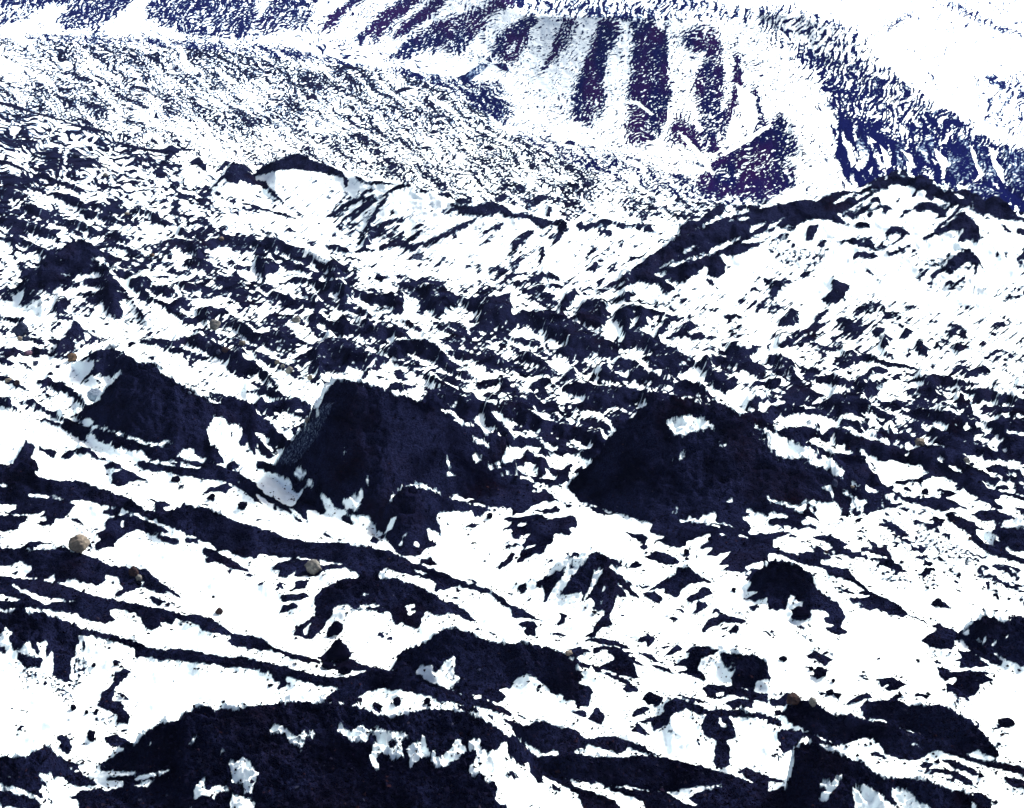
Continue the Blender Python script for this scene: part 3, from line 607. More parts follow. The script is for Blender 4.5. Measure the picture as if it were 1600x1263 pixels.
POLYS_B = '''
@0,380 4
d 20,330 100,270 180,210 240,160 250,110 330,80 370,50 440,0 560,0 640,50 740,90 800,130 660,90 560,90 620,140 700,200 760,270 790,300 870,420 960,540 870,440 800,340 740,380 780,430 740,480 650,440 640,370 560,360 480,410 360,520 300,600 330,530 420,450 520,380 600,330 530,320 460,340 310,320 250,300 200,380 120,390 150,300 70,360
w 75,320 150,290 140,340 110,390 80,370
w 440,230 520,200 600,180 650,210 540,225 490,245
w 310,285 400,290 520,260 650,285 600,300 500,310 440,345 330,310
w 370,200 410,190 440,195 390,205
d 440,0 560,0 640,50 760,100 660,80 600,90 540,90
d 340,370 400,340 450,350 420,400 380,450 350,480 350,420
s 350,440 400,440 320,540 300,560
d 330,690 360,650 400,590 440,530 470,480 500,510 540,560 500,600 460,590 430,640 400,690 350,740 300,780 340,740 370,690 350,700
d 530,540 600,590 665,635 590,600
d 500,480 550,440 580,410 560,450
d 470,745 520,720 590,680 690,655 760,675 840,720 860,750 950,750 1020,800 960,800 840,770 740,800 700,840 640,830 610,800 560,850 500,885 530,840 590,780 580,730
d 600,850 640,870 610,880
d 280,830 330,790 400,740 360,790 310,825
d 560,1040 640,940 720,850 800,780 880,755 980,800 1080,850 1180,910 1280,970 1400,1040
d 0,430 60,465 160,460 140,505 60,490 0,480
d 180,590 240,600 285,635 200,620
d 70,660 90,655 130,715 90,690
d 200,700 230,685 250,720 220,715
d 0,680 40,720 90,750 60,775 0,765
d 100,740 150,745 215,800 150,770
d 0,820 60,840 120,880 180,920 100,900 40,870
d 230,860 300,840 400,880 480,930 540,1000 560,1040 520,1040 450,960 380,920 320,980 300,1000 360,930 300,890 220,930 260,890
d 0,940 100,975 50,960 100,1040 0,1040
d 90,990 200,970 290,1040 180,1000
d 800,230 880,205 940,220 960,260 1010,270 1060,290 1120,310 1060,330 960,300 900,280 950,340 1060,400 1160,470 1250,530 1130,480 1000,390 880,330 800,270
d 700,165 800,170 840,200 780,220 720,200
d 1080,250 1140,230 1230,270 1270,300 1160,290
d 1150,120 1220,80 1300,110 1330,140 1270,165 1180,160
d 1060,380 1140,335 1200,360 1160,400 1100,420
d 1220,420 1290,390 1400,410 1460,440 1350,460 1300,490 1240,450
d 1400,510 1480,475 1560,520 1600,560 1600,630 1540,600 1470,540
d 1210,540 1240,530 1320,550 1400,620 1330,600 1250,550
d 860,620 950,590 1080,620 1160,590 1240,565 1320,600 1400,650 1480,690 1540,720 1600,740 1600,850 1530,820 1440,800 1420,770 1460,750 1350,720 1280,680 1180,630 1080,640 1000,630 920,640
d 1040,660 1140,655 1220,690 1340,740 1250,730 1160,690 1060,690
d 1440,650 1520,630 1540,690 1490,700
d 1280,960 1400,950 1500,970 1600,1010 1600,1040 1460,1000 1350,990
d 1530,930 1600,910 1600,940
c 820,340 900,360 1060,440 1200,520 1220,560 1080,610 960,590 880,420
c 1000,760 1200,770 1400,800 1580,860 1500,940 1340,940 1200,900 1060,810
c 500,500 620,400 720,480 800,480 930,580 700,640 620,560
c 10,360 170,400 160,450 60,460 0,430
c 200,360 340,350 340,440 260,580 200,560 150,500
@400,380 4
d 0,70 60,90 140,130 160,170 80,190 60,230 20,190 0,180
d 190,120 280,130 360,180 300,190 220,160
d 160,50 240,30 280,80 220,100
d 430,200 500,170 550,215 480,220
d 160,260 240,210 330,215 420,240 480,225 570,260 640,300 760,320 840,310 920,350 940,420 900,460 860,440 850,390 760,380 680,350 600,330 560,320 580,390 520,395 510,370 560,330 480,310 400,290 340,260 260,250
d 70,320 120,295 200,330 260,350 360,360 420,395 310,400 230,390 210,375 130,350
d 600,430 650,400 720,440 700,460 640,430
d 630,490 690,470 720,510 660,500
d 320,460 380,430 430,460 470,490 520,500 600,510 640,530 700,515 800,525 860,530 900,530 960,580 900,590 830,570 760,600 700,560 620,560 560,570 500,530 440,510 340,500
d 880,250 930,240 1010,270 1090,250 1170,265 1240,320 1330,350 1420,380 1500,400 1600,420 1600,500 1540,540 1480,520 1440,560 1330,540 1400,490 1380,470 1440,440 1330,410 1260,370 1180,370 1110,430 1060,390 1030,370 1100,330 1000,300 930,290
d 1330,350 1400,330 1500,330 1600,310 1600,430 1500,400
d 1110,430 1160,370 1230,360 1200,430 1160,460
d 1040,420 1070,470 1130,495 1240,500 1350,490 1230,515 1100,500
d 900,480 950,480 1040,540 1000,550 930,510
d 200,740 330,670 440,600 550,595 640,650 750,690 820,720 900,740 1000,790 1100,830 1200,880 1300,930 1420,990 1440,1020 1300,950 1180,890 1060,840 950,780 850,750 760,760 700,820 650,870 660,830 740,740 640,780 580,780 560,740 470,730 400,740 320,820 330,780 380,730 330,700 260,730
d 390,750 500,780 560,820 480,790 420,790 400,860 360,850 390,810 350,790
d 780,680 840,630 920,600 1000,600 1080,610 1140,640 1180,700 1200,740 1130,740 1060,720 1000,680 930,680 900,730 830,710
d 1190,670 1280,660 1360,690 1410,720 1300,730 1220,720
d 1390,700 1450,660 1500,690 1560,730 1560,780 1500,770 1430,730
d 820,910 880,860 930,880 1000,900 1080,900 980,910 900,930
d 1030,990 1080,910 1160,890 1280,950 1380,990 1480,1010 1560,1040 1100,1040
d 380,1040 430,950 480,870 570,860 650,870 780,900 880,940 1000,980 1100,1040
d 0,760 60,800 130,860 190,920 130,910 60,850 0,820
d 0,910 60,900 160,930 190,970 100,960 0,950
d 60,1000 240,960 310,990 370,1040 0,1040 0,1010
d 0,680 80,720 160,770 240,820 360,860 440,890 350,870 240,840 150,790 70,740 0,720
d 0,550 50,560 80,620 100,655 40,640 0,630
d 110,670 170,600 80,560 130,550 200,590 280,610 350,650 230,620 190,660
d 1240,790 1330,800 1400,850 1300,860
d 1140,700 1240,780 1320,830 1250,830 1150,760
d 1370,880 1440,850 1560,840 1600,880 1500,890 1430,910
c 400,0 430,0 470,100 420,130 270,50
c 920,330 1000,340 1030,400 1000,430 1040,470 1090,510 920,470
c 1140,480 1200,400 1300,400 1380,450 1330,490
c 450,800 580,820 640,840 560,860 480,860 430,850
c 940,820 1140,880 1080,900 960,870
c 900,930 1060,910 1010,970
c 1240,720 1400,760 1540,850 1400,850 1280,780
c 200,830 420,900 400,1040 310,960 180,950 60,800 40,750
@800,380 4
d 0,450 60,420 160,430 300,440 420,500 520,560 630,620 700,610 680,550 760,540 840,560 900,600 980,640 900,680 820,660 740,650 660,680 560,700 500,680 400,640 320,620 250,610 180,540 100,500 0,480
d 0,590 80,590 180,640 100,640 0,630
d 270,670 330,650 430,660 520,690 480,720 380,730 310,700
d 20,730 80,670 130,690 240,760 160,760 90,740
d 290,870 340,810 400,780 370,850
d 390,470 430,380 500,350 600,350 700,320 800,290 720,350 600,380 570,400 610,430 570,520 520,530 450,500
d 560,300 620,250 700,200 800,180 870,190 940,220 1030,290 1020,310 940,280 880,250 810,310 860,250 800,240 700,280 600,310
d 940,220 1000,150 1100,110 1200,90 1290,70 1340,130 1330,190 1290,220 1230,200 1200,160 1110,220 1080,250 1000,240
w 1190,140 1220,140 1225,180 1195,170
d 800,170 900,60 1000,0 1080,0 1050,60 960,100 860,180
d 880,180 1000,130 1180,60 1300,0 1560,0 1440,40 1360,70 1250,80 1100,100 1000,150 920,200
d 1180,190 1240,230 1300,300 1240,260
d 660,420 720,390 800,390 840,410 950,430 1000,460 860,450 830,540 800,550 750,540 700,540 660,520 650,460
w 730,530 780,440 790,480 750,530
d 900,560 960,470 990,490 950,560
d 880,380 950,370 1040,430 960,400
d 450,180 520,115 550,130 520,170
d 100,240 150,200 220,180 280,200 300,240 220,220 150,240 60,270
d 0,240 100,230 60,280 0,260
d 80,320 160,260 300,250 200,300
d 0,180 60,110 120,60 40,90 0,130
d 150,170 180,90 215,25 190,110
d 290,430 330,340 390,280 430,330 400,330 360,400
d 1000,580 1070,500 1120,490 1170,510 1110,560 1060,590
d 1080,570 1160,560 1270,590 1200,610 1090,600
d 1160,440 1200,400 1280,400 1330,430 1220,420
d 1320,450 1400,440 1440,460 1350,470
d 620,770 700,720 770,730 830,780 740,790 640,800
d 490,830 580,780 660,810 740,860 640,870 560,850
d 700,850 780,790 860,800 950,840 1030,870 980,900 860,860 760,870
d 800,720 870,700 930,660 990,670 1060,680 1110,700 1160,760 1260,790 1330,830 1260,820 1160,780 1070,740 1120,780 1080,800 1020,830 960,800 900,790 850,780 860,740
d 1000,890 1080,850 1180,890 1230,960 1120,920 1060,900
d 1160,750 1210,700 1300,710 1390,730 1500,740 1570,760 1580,820 1530,840 1460,800 1380,780 1300,750 1200,760
d 1330,680 1440,650 1560,640 1540,680 1440,720 1360,700
d 1190,860 1220,810 1290,850 1380,880 1330,950 1290,920 1240,880
d 1470,870 1600,860 1600,900 1520,890
d 290,900 400,870 540,890 660,890 780,910 880,930 1000,950 920,980 1000,990 900,1000 820,1000 700,990 640,1020 560,1040 400,1040 480,950 420,960 340,930
d 810,1040 850,1000 940,980 1100,980 1200,1040
d 1080,950 1160,960 1280,990 1400,1040 1280,1030 1180,980
d 1440,1040 1520,950 1600,970 1540,1020
d 0,960 100,970 240,1020 180,1010 60,1000 100,1040 0,1040
d 120,880 190,840 260,870 180,900 110,910
d 160,810 220,780 290,800 220,830
c 200,120 340,0 440,0 400,60 280,180
c 1050,260 1170,190 1240,330 1330,430 1150,370 1050,330
c 430,510 560,530 640,480 680,560 640,610 540,570
c 0,530 120,550 250,630 120,590 0,580
c 1090,850 1110,790 1200,790 1220,830 1180,870
c 50,410 130,350 220,410 120,420
c 20,200 150,200 60,230 0,230
c 1360,130 1560,30 1600,200 1420,260
c 1240,920 1300,920 1330,960 1420,880 1500,900 1420,1040 1300,980
@1200,380 4
d 340,350 400,290 390,230 440,230 520,270 480,310 470,350 420,380 370,380
d 50,510 100,450 150,400 200,440 190,500 130,530
d 140,565 250,530 330,430 390,410 300,500 400,480 330,540 200,590
d 0,420 20,340 0,310 50,260 120,230 180,240 90,270 40,330
d 180,70 230,55 240,75
d 520,100 560,50 680,70 690,90 620,100 580,90
d 580,100 600,150 660,180 720,220 690,260 660,200 590,160
d 500,0 620,10 760,60 840,90 700,40 560,20
d 1120,110 1180,70 1260,40 1310,110 1310,180 1260,220 1300,170 1290,120 1220,110 1150,190 1100,190 1150,140
d 1140,30 1260,35 1330,110 1360,190 1310,110 1260,50
d 1070,220 1100,250 1080,250
d 1110,245 1140,230 1180,260 1120,270
d 1180,260 1240,300 1200,280
d 1270,300 1330,330 1290,325
d 690,410 720,385 740,410 710,425
d 620,320 670,315 650,330
d 760,385 800,370 790,390
d 430,550 480,490 520,465 480,520
d 530,600 560,540 620,510 570,570
d 640,580 690,520 740,540 680,590
d 700,640 730,560 780,600 720,670
d 780,640 800,610 790,660
d 820,590 860,540 920,570 880,590
d 760,480 840,510 900,550 830,530
d 910,650 950,590 1000,670 990,710 950,700
d 820,740 890,660 900,700 850,720
d 710,700 750,690 790,720 720,715
d 1010,480 1060,475 1050,500
d 1110,500 1160,500 1250,540 1150,525
d 1100,540 1150,550 1200,580 1120,570
d 1030,600 1080,640 1080,660 1050,640
d 1050,740 1130,660 1180,620 1290,670 1220,660 1190,710 1170,670 1100,710
d 1280,810 1330,760 1350,755 1390,795 1350,815
d 1225,795 1250,785 1260,810
d 1205,750 1230,725 1240,740
d 1360,565 1420,560 1440,580
d 1470,830 1490,830 1480,842
d 1410,500 1450,500 1440,515
s 1430,440 1600,470 1600,540 1480,500
s 1520,600 1600,560 1600,660 1540,640
s 1400,40 1500,50 1500,100 1430,90
s 1480,280 1540,240 1580,290 1500,300
s 0,30 400,20 300,150 100,160
d 60,620 140,610 260,640 410,660 300,650 160,640 60,650
d 410,720 520,700 620,690 700,720 780,750 860,760 980,800 860,780 760,770 640,740 520,730
d 460,680 530,670 560,695 480,695
d 280,750 380,725 350,755
d 420,740 520,730 600,745 500,760
d 570,850 640,780 700,770 760,800 700,820 620,850
d 0,700 80,690 160,730 170,770 60,770 0,760
d 40,830 70,790 150,770 220,890 170,860 110,820
d 0,850 80,840 70,900 20,920 0,910
d 250,840 390,825 480,850 560,870 660,880 740,840 760,840 700,910 640,960 560,900 470,900 380,880 330,880
d 130,940 200,910 260,900 340,950 250,965 180,960
d 330,1000 420,940 520,920 620,980 700,1040 330,1040
d 650,960 720,990 800,980 860,1000 840,1020 720,1020
d 900,850 980,820 1100,825 1200,850 1350,890 1260,890 1220,900 1180,890 1120,910 1060,880 950,870
d 1060,880 980,880 860,930 960,940 1100,970 1040,920
d 1140,920 1250,910 1350,900 1480,940 1600,960 1600,1010 1480,1000 1380,990 1270,1010 1230,1040 1200,1030 1300,960 1240,940
d 1160,1000 1200,960 1240,970 1190,1010
d 1390,880 1450,875 1440,890
d 1330,740 1390,745 1350,750
d 1540,880 1600,840 1600,890 1560,910
d 20,575 70,570 40,595
d 1580,90 1600,100 1590,105
c 700,930 800,840 900,900 800,950 700,960
c 150,280 380,90 400,230 330,350 200,340
c 600,120 760,100 1100,340 1350,560 1200,470 960,390 700,260
c 920,680 1000,720 1180,740 1140,810 1000,820 940,760
c 280,580 390,560 410,660 300,620
c 180,640 300,650 260,690 200,680
c 280,880 400,890 460,920 360,950
c 1000,320 1250,500 1500,620 1600,700 1400,640 1150,480 1000,390
@800,380 4
w 1010,150 1100,105 1200,85 1290,65 1180,75 1050,110 960,150
w 870,190 960,130 1050,70 1010,110 900,180
w 1060,40 1180,10 1240,0 1150,30 1080,60
w 600,290 680,250 760,215 700,250 640,285
@800,240 4
w 1100,500 1200,455 1330,400 1290,395 1180,450
w 1230,600 1330,555 1440,520 1500,500 1400,550 1300,600 1240,630
w 1350,420 1450,395 1500,400 1420,425
w 1480,470 1600,420 1600,430 1500,490
@1200,180 4
w 400,560 460,510 500,500 480,530 420,560
w 0,690 80,650 150,620 60,680 0,720
w 540,520 620,480 690,455 640,490 560,530
'''
POLYS_C = '''
@0,180 4
d 765,120 780,115 820,145 800,150
d 945,165 955,140 1000,185 970,180
d 1310,470 1360,410 1430,330 1460,295 1500,310 1560,360 1600,370 1600,440 1550,430 1500,400 1490,435 1430,420 1400,390 1340,450
d 1340,360 1410,285 1440,290 1400,340
d 700,155 780,180 900,205 1010,215 1075,185 1140,220 1080,250 1030,240 960,230 880,220 780,200
d 1030,270 1070,230 1100,240 1040,290
d 1180,300 1240,260 1290,310 1300,360 1260,340 1230,310
d 0,240 40,260 0,270
d 0,290 60,290 140,330 220,370 290,360 340,400 480,440 560,490 480,470 380,440 300,410 240,385 150,350 60,310 0,330
d 530,270 560,265 640,310 700,345 640,325
d 200,235 300,225 370,240 330,260 240,250
d 320,310 400,340 440,370 500,400 420,360
d 320,490 350,480 480,510 540,560 560,590 480,580 420,550 340,510
d 0,450 80,460 180,500 320,520 200,500 100,530 0,540
d 140,570 200,555 300,600 320,630 260,650 180,610
d 500,600 560,590 640,610 720,640 800,690 720,680 640,650 560,650 510,620
d 580,570 640,560 700,600 740,600 860,580 960,610 900,620 800,600 700,610 620,590
d 0,660 140,655 240,690 300,715 380,720 330,770 240,740 160,720 80,700 0,690
d 390,650 500,660 560,690 620,730 660,770 560,740 480,710
d 360,870 420,820 500,770 560,810 640,860 700,880
d 690,750 720,725 800,770 840,790 760,800
d 620,820 720,800 800,820 900,860 860,880 760,840
d 900,570 1000,640 1110,690 1030,700 960,670
d 1000,790 1100,765 1200,790 1300,780 1420,750 1600,770 1600,820 1400,800 1300,830 1240,870 1160,820 1060,800
d 1110,740 1140,705 1180,740 1150,755
d 835,395 860,375 920,415
d 880,490 900,480 930,515
d 0,760 60,770 140,765 200,800 260,840 340,880 300,880 200,830 130,780 90,840 60,800 0,790
d 650,440 740,450 740,470 690,460
d 1480,300 1530,310 1600,370 1560,355
c 1100,370 1200,320 1300,420 1260,460
c 60,330 140,390 100,380
c 290,660 360,690 400,700 300,710
@400,200 4
d 0,260 100,215 180,185 260,155 330,190 400,220 480,245 540,270 570,320 540,310 480,300 420,280 340,270 250,260 160,260 60,290 0,300
d 540,300 575,330 570,380 550,350
d 280,360 350,320 395,310 380,340 320,370
d 0,320 60,340 100,380 130,420 200,490 150,460 90,410 40,370 0,350
d 0,490 80,510 160,530 220,550 290,580 200,560 100,530 30,510
d 615,300 660,315 700,345 760,330 850,345 860,355 780,350 720,360 640,330
d 420,570 480,520 540,480 620,440 700,430 760,430 640,460 560,500 500,540
d 530,580 620,510 700,450 780,430 860,370 900,355 980,355 930,375 850,400 780,440 700,500 620,560
d 660,660 720,560 760,480 820,450 780,500 730,590
d 670,690 740,620 800,580 900,560 1000,545 900,580 820,610 760,650 720,690 690,740 665,730
d 520,640 560,570 600,550 540,610
d 1040,390 1060,405 1050,400
d 1100,420 1200,400 1250,450 1300,440 1350,470 1280,475 1210,430
d 1160,550 1230,490 1320,490 1380,490 1480,460 1540,490 1600,520 1600,565 1540,540 1480,530 1400,540 1300,545 1240,520 1180,550
d 1000,730 1080,700 1180,650 1280,600 1380,560 1420,550 1320,620 1200,680 1080,730
d 1370,690 1430,640 1500,600 1580,580 1480,640 1400,700
d 1330,820 1370,740 1420,710 1370,780 1350,830
d 1150,790 1230,740 1310,705 1240,760 1170,810
d 940,700 1000,650 1060,640 1000,690
d 960,640 1020,600 1050,600 990,640
d 760,740 840,710 920,715 1020,730 990,770 900,750 780,770
d 600,780 680,740 760,770 680,775
d 370,730 500,730 570,750 600,790 500,770
d 0,710 80,680 160,700 180,720 240,740 340,760 420,800 500,840 600,880 400,880 300,800 220,780 180,770 130,780 60,750 0,760
d 185,640 210,620 255,655 210,650
d 1500,395 1520,365 1560,390
d 1450,390 1480,355 1500,350
i 1150,830 1170,780 1200,850
i 980,800 1030,790 1060,830 1000,830
i 1300,870 1320,850 1330,880
d 1530,700 1600,640 1590,670
d 1560,880 1600,820 1600,850
c 120,320 340,280 540,340 560,420 420,560 330,500 180,370
c 920,400 1080,420 1240,500 1000,520 860,520 840,440
c 1050,760 1180,700 1350,680 1480,640 1600,660 1600,760 1520,860 1340,860 1200,800
@800,240 4
d 80,330 130,280 180,255 220,265 180,310 130,350 90,360
d 210,390 230,330 250,340 230,400
d 300,300 340,300 380,325 420,340 360,335
d 470,330 500,310 530,330
d 0,370 80,370 160,395 220,415 320,415 350,440 340,470 300,520 330,520 270,560 230,585 300,500 280,440 230,460 150,450 120,420 60,400 0,410
d 0,560 60,500 130,480 210,460 130,500 70,550 10,610
d 160,640 190,590 210,590 190,640
d 400,460 430,415 450,450 540,420 580,405 640,425 720,440 800,440 870,440 880,480 960,500 1000,510 900,500 820,480 760,465 680,470 640,440 560,450 480,480 420,480
d 530,520 570,480 600,470 630,500 610,520 570,505
d 640,600 690,525 740,560 700,540
d 450,640 500,600 480,640
d 880,640 950,580 1030,520 1080,570 1130,540 1220,520 1300,550 1250,590 1150,620 1050,640
d 1040,460 1100,420 1170,420 1220,370 1280,320 1320,310 1350,330 1310,380 1260,400 1220,440 1140,480 1060,510
d 1390,330 1480,320 1550,330 1540,370 1460,345 1400,360
d 1560,300 1600,250 1600,300
d 1100,510 1200,460 1330,400 1440,390 1500,430 1440,460 1360,470 1260,510 1160,530
d 1180,640 1280,570 1400,490 1520,420 1600,390 1600,480 1500,530 1400,560 1300,600 1250,640
d 1360,610 1440,590 1560,550 1600,545 1500,600 1400,640 1340,640
d 840,345 880,320 910,340 870,350
d 850,400 900,370 940,380
d 1140,60 1170,50 1230,80 1200,90
d 1260,100 1290,160 1310,200 1290,180
c 360,480 440,480 520,560 440,620 240,640 330,560
c 660,480 860,490 900,560 720,560
@1200,180 4
d 0,620 80,570 170,540 250,525 280,560 330,590 390,580 450,640 520,690 440,680 380,650 300,650 230,660 150,700 60,700 0,740
d 280,550 340,510 420,480 500,470 560,480 500,500 420,540 400,560 320,580
d 390,560 480,530 560,490 640,440 720,410 800,375 850,385 780,420 720,440 700,480 640,500 560,530 480,570 440,590 400,580
d 400,580 450,600 540,635 470,630
d 240,710 260,690 320,680 300,740 270,790 245,790
d 850,385 920,390 1000,420 1080,460 1180,510 1250,550 1200,560 1120,545 1060,520 1010,490 980,440
d 1010,450 1080,480 1080,530 1030,510
d 900,590 960,540 1030,545 1100,590 1080,620 1000,590 950,610
d 620,520 690,510 710,550 650,540
d 500,600 620,580 740,560 800,600 720,580 600,600
d 520,690 580,665 640,685 640,700 560,710
d 740,720 790,690 840,700 900,750 960,800 880,750 800,740 750,760 730,800 740,770
d 960,770 1050,720 1130,680 1170,640 1210,600 1260,630 1310,690 1330,740 1310,790 1240,780 1180,800 1200,750 1240,710 1160,720 1080,740 1000,780
d 1330,580 1420,600 1500,620 1600,640 1600,660 1500,640 1440,650 1380,620
d 1440,660 1500,710 1560,770 1480,720
d 1550,700 1600,710 1600,770 1560,740
d 480,780 540,770 600,810 540,800
d 600,770 700,830 800,870 740,860 640,800
d 540,870 600,850 640,880
d 1200,870 1240,840 1290,880
w 700,490 760,430 840,395 940,410 960,450 1000,480 930,550 900,590 820,580 770,560
d 800,540 830,510 815,555
d 900,510 930,470 960,460 910,520
d 1180,490 1250,420 1330,430 1420,470 1480,500 1520,560 1520,620 1440,610 1360,580 1290,540 1230,510
c 130,740 180,710 240,710 240,790 170,810
c 1200,560 1330,620 1480,740 1600,800 1480,780 1340,700
@1200,180 4
d 1110,360 1130,260 1190,130 1250,150 1310,300 1260,400 1180,420
d 1300,170 1380,260 1420,340 1440,420 1360,430 1320,320
d 910,250 960,160 1030,120 1050,280 1000,290 940,280
d 1470,300 1480,200 1600,240 1600,540 1540,500
d 780,290 790,180 840,160 880,260 840,340
d 540,180 600,100 650,200 620,330 580,230
w 1040,210 1080,240 1130,290 1110,340 1100,400 1080,330 1050,260
w 1260,180 1300,240 1310,300 1350,370 1330,400 1280,420 1320,370 1290,300 1270,230
w 1380,200 1440,230 1420,280 1470,340 1480,440 1440,380 1400,300
w 700,180 760,260 770,320 740,340 720,260
w 840,220 900,250 920,340 890,300
w 640,140 680,170 620,180
w 960,340 1010,380 1040,400 980,370
w 830,60 870,100 840,140 820,100
w 480,130 520,190 550,300 520,330 500,240 470,170
w 1020,270 1060,300 1040,310
w 1080,180 1130,110 1160,100 1110,180
@0,0 4
d 0,640 80,650 160,680 250,710 350,735 420,760 520,790 560,790 700,830 600,825 530,810 440,780 330,740 220,715 140,690 60,670
d 100,765 120,760 155,780
d 535,775 550,765 580,785
@400,0 4
d 470,470 530,420 580,390 650,445 560,430
d 860,590 910,545 990,550 960,565
d 1260,485 1330,450 1400,400 1450,400 1430,440 1400,460 1350,500 1310,530
d 1480,400 1560,395 1600,460 1540,440
d 1060,670 1100,630 1130,660
d 860,760 885,740 905,780
@800,0 4
d 320,900 350,880 400,885 400,910
d 440,930 450,910 470,920
d 470,925 500,910 530,930
d 820,915 860,900 920,905 860,915
d 30,40 65,5 80,30 50,55
d 280,90 320,65 310,95
d 530,110 525,50 545,30 560,60 555,110
d 1110,360 1140,350 1150,380
@1200,0 4
d 350,1000 360,985 390,1030
@0,0 1
w 1128,238 1165,215 1205,192 1208,196 1170,222 1132,244
w 985,155 1000,160 1022,178 1018,181 998,166 984,160
w 1060,205 1075,215 1100,245 1118,272 1112,274 1090,246 1066,216
w 1150,130 1180,150 1185,190 1172,215 1160,190
d 1000,412 1062,368 1110,348 1160,334 1215,320 1262,313 1300,316 1340,303 1370,288 1400,277 1440,284 1470,298 1500,312 1490,318 1440,296 1400,288 1375,296 1345,316 1300,330 1262,345 1215,345 1160,362 1110,385 1062,410 1010,435 960,455 930,462
'''
# ---------------------------------------------------------------- numeric helpers
rng = np.random.default_rng(7)
PERM = rng.permutation(4096).astype(np.int32)
GANG = rng.random(4096).astype(np.float32) * 6.2831853
GX, GY = np.cos(GANG), np.sin(GANG)
def gn(x, y, seed=0):
    """gradient noise, about unit variance"""
    x = np.asarray(x, np.float32) + np.float32(seed*37.17); y = np.asarray(y, np.float32) + np.float32(seed*91.73)
    xf = np.floor(x); yf = np.floor(y)
    xi = xf.astype(np.int32); yi = yf.astype(np.int32); x = x - xf; y = y - yf
    ux = x*x*x*(x*(x*6-15)+10); uy = y*y*y*(y*(y*6-15)+10)
    def g(dx, dy):
        h = PERM[(PERM[(xi+dx) & 4095] + yi + dy) & 4095]
        return GX[h]*(x-dx) + GY[h]*(y-dy)
    a = g(0, 0); b = g(1, 0); c = g(0, 1); d = g(1, 1)
    a = a + ux*(b-a); c = c + ux*(d-c)
    return (a + uy*(c-a)) * 3.6
def fbm(x, y, seed, n=3, gain=.55):
    o = 0; amp = 1; tot = 0
    for k in range(n):
        o = o + amp*gn(x*2**k, y*2**k, seed+k*3); tot += amp*amp; amp *= gain
    return o/math.sqrt(tot)
def box(a, r, axis):
    r = int(r)
    if r < 1: return a
    p = [(0, 0), (0, 0)]; p[axis] = (r+1, r)
    c = np.cumsum(np.pad(a, p, mode='edge'), axis=axis, dtype=np.float64)
    n = a.shape[axis]
    hi = np.take(c, np.arange(2*r+1, 2*r+1+n), axis=axis); lo = np.take(c, np.arange(0, n), axis=axis)
    return ((hi-lo)/(2*r+1)).astype(np.float32)
def blur(a, px, n=2):
    for _ in range(n):
        a = box(a, round(px/DU), 1); a = box(a, round(px/DV), 0)
    return a
def aniso(u, v, ang, L, W, seed, n=2):
    c, s = math.cos(math.radians(ang)), math.sin(math.radians(ang))
    return fbm((u*c+v*s)/L, (-u*s+v*c)/W, seed, n)
def pts(s): return [tuple(float(q) for q in p.split(',')) for p in s.split()]
def lut(x, tab): return np.interp(x, [t[0] for t in tab], [t[1] for t in tab])
# ---------------------------------------------------------------- the lay of the land: one sheet, rows running away from the camera
DU, DV = 1.5, 0.58
u1 = np.arange(-170, 1771, DU, dtype=np.float32); v1 = np.arange(1400, -84, -DV, dtype=np.float32)
NU, NV = len(u1), len(v1)
U, V = np.meshgrid(u1, v1)                       # bearing and base row of every vertex
foot = lut(u1, [(-150, 60), (250, 72), (480, 95), (620, 112), (720, 150), (830, 230), (960, 285), (1100, 318), (1250, 330), (1750, 330)])
shelf = lut(u1, [(-150, -90), (700, -60), (830, 20), (1150, 28), (1200, 22), (1300, 42), (1350, 66), (1400, 122), (1450, 151), (1510, 188), (1600, 221), (1770, 280)])
foot = np.convolve(np.pad(foot, 40, mode='edge'), np.ones(81)/81, 'valid').astype(np.float32)
def plain(v):
    s = v - V_HOR
    return F_PX*H_CAM / (.5*(s + np.sqrt(s*s + 9e4)))
Y = plain(V)
t = np.clip((foot-V)/np.maximum(foot-shelf, 25), 0, 1)
yb = plain(foot)[None, :]
Ym = yb*(1 + .42*t) + yb*np.clip((shelf-V)/70, 0, 4)*.9
Y = np.where(V < foot, Ym, Y).astype(np.float32)
ly = np.log(Y); ly = box(box(ly, 14, 1), 10, 0); Y = np.exp(ly)
# ridges and mounds: crest line, foot line and steepness of each
lift = np.zeros_like(Y); owner = np.full(Y.shape, -1, np.int16)
RID = [l.split(' ', 1) for l in RIDGES.strip().splitlines()]
for k, (kk, s) in enumerate(RID):
    P = np.array(pts(s)); kk = float(kk)
    i0 = max(0, int((P[0, 0]-u1[0])/DU)); i1 = min(NU, int((P[-1, 0]-u1[0])/DU)+1)
    if i1 <= i0: continue
    uu = u1[i0:i1]
    wob = fbm(uu/17, uu*0+k*5.3, 5, 3)*1.3
    vc = np.interp(uu, P[:, 0], P[:, 1]) + wob; vf = np.maximum(np.interp(uu, P[:, 0], P[:, 2]), vc+1)
    D = vf-vc; vbc = vf-kk*D; hc = (1-kk)*D; back = np.maximum(.75*hc, 3)
    vv = V[:, i0:i1]
    fr = np.clip((vf-vv)/(kk*D), 0, 1); bk = np.clip((vv-(vbc-back))/back, 0, 1)
    h = hc*np.where(vv > vbc, fr**1.12, bk*bk*(3-2*bk))
    sub = lift[:, i0:i1]; win = h > sub + .3
    sub[win] = h[win]; owner[:, i0:i1][win] = k
soft = box(box(lift, 1, 1), 3, 0)
lift = soft
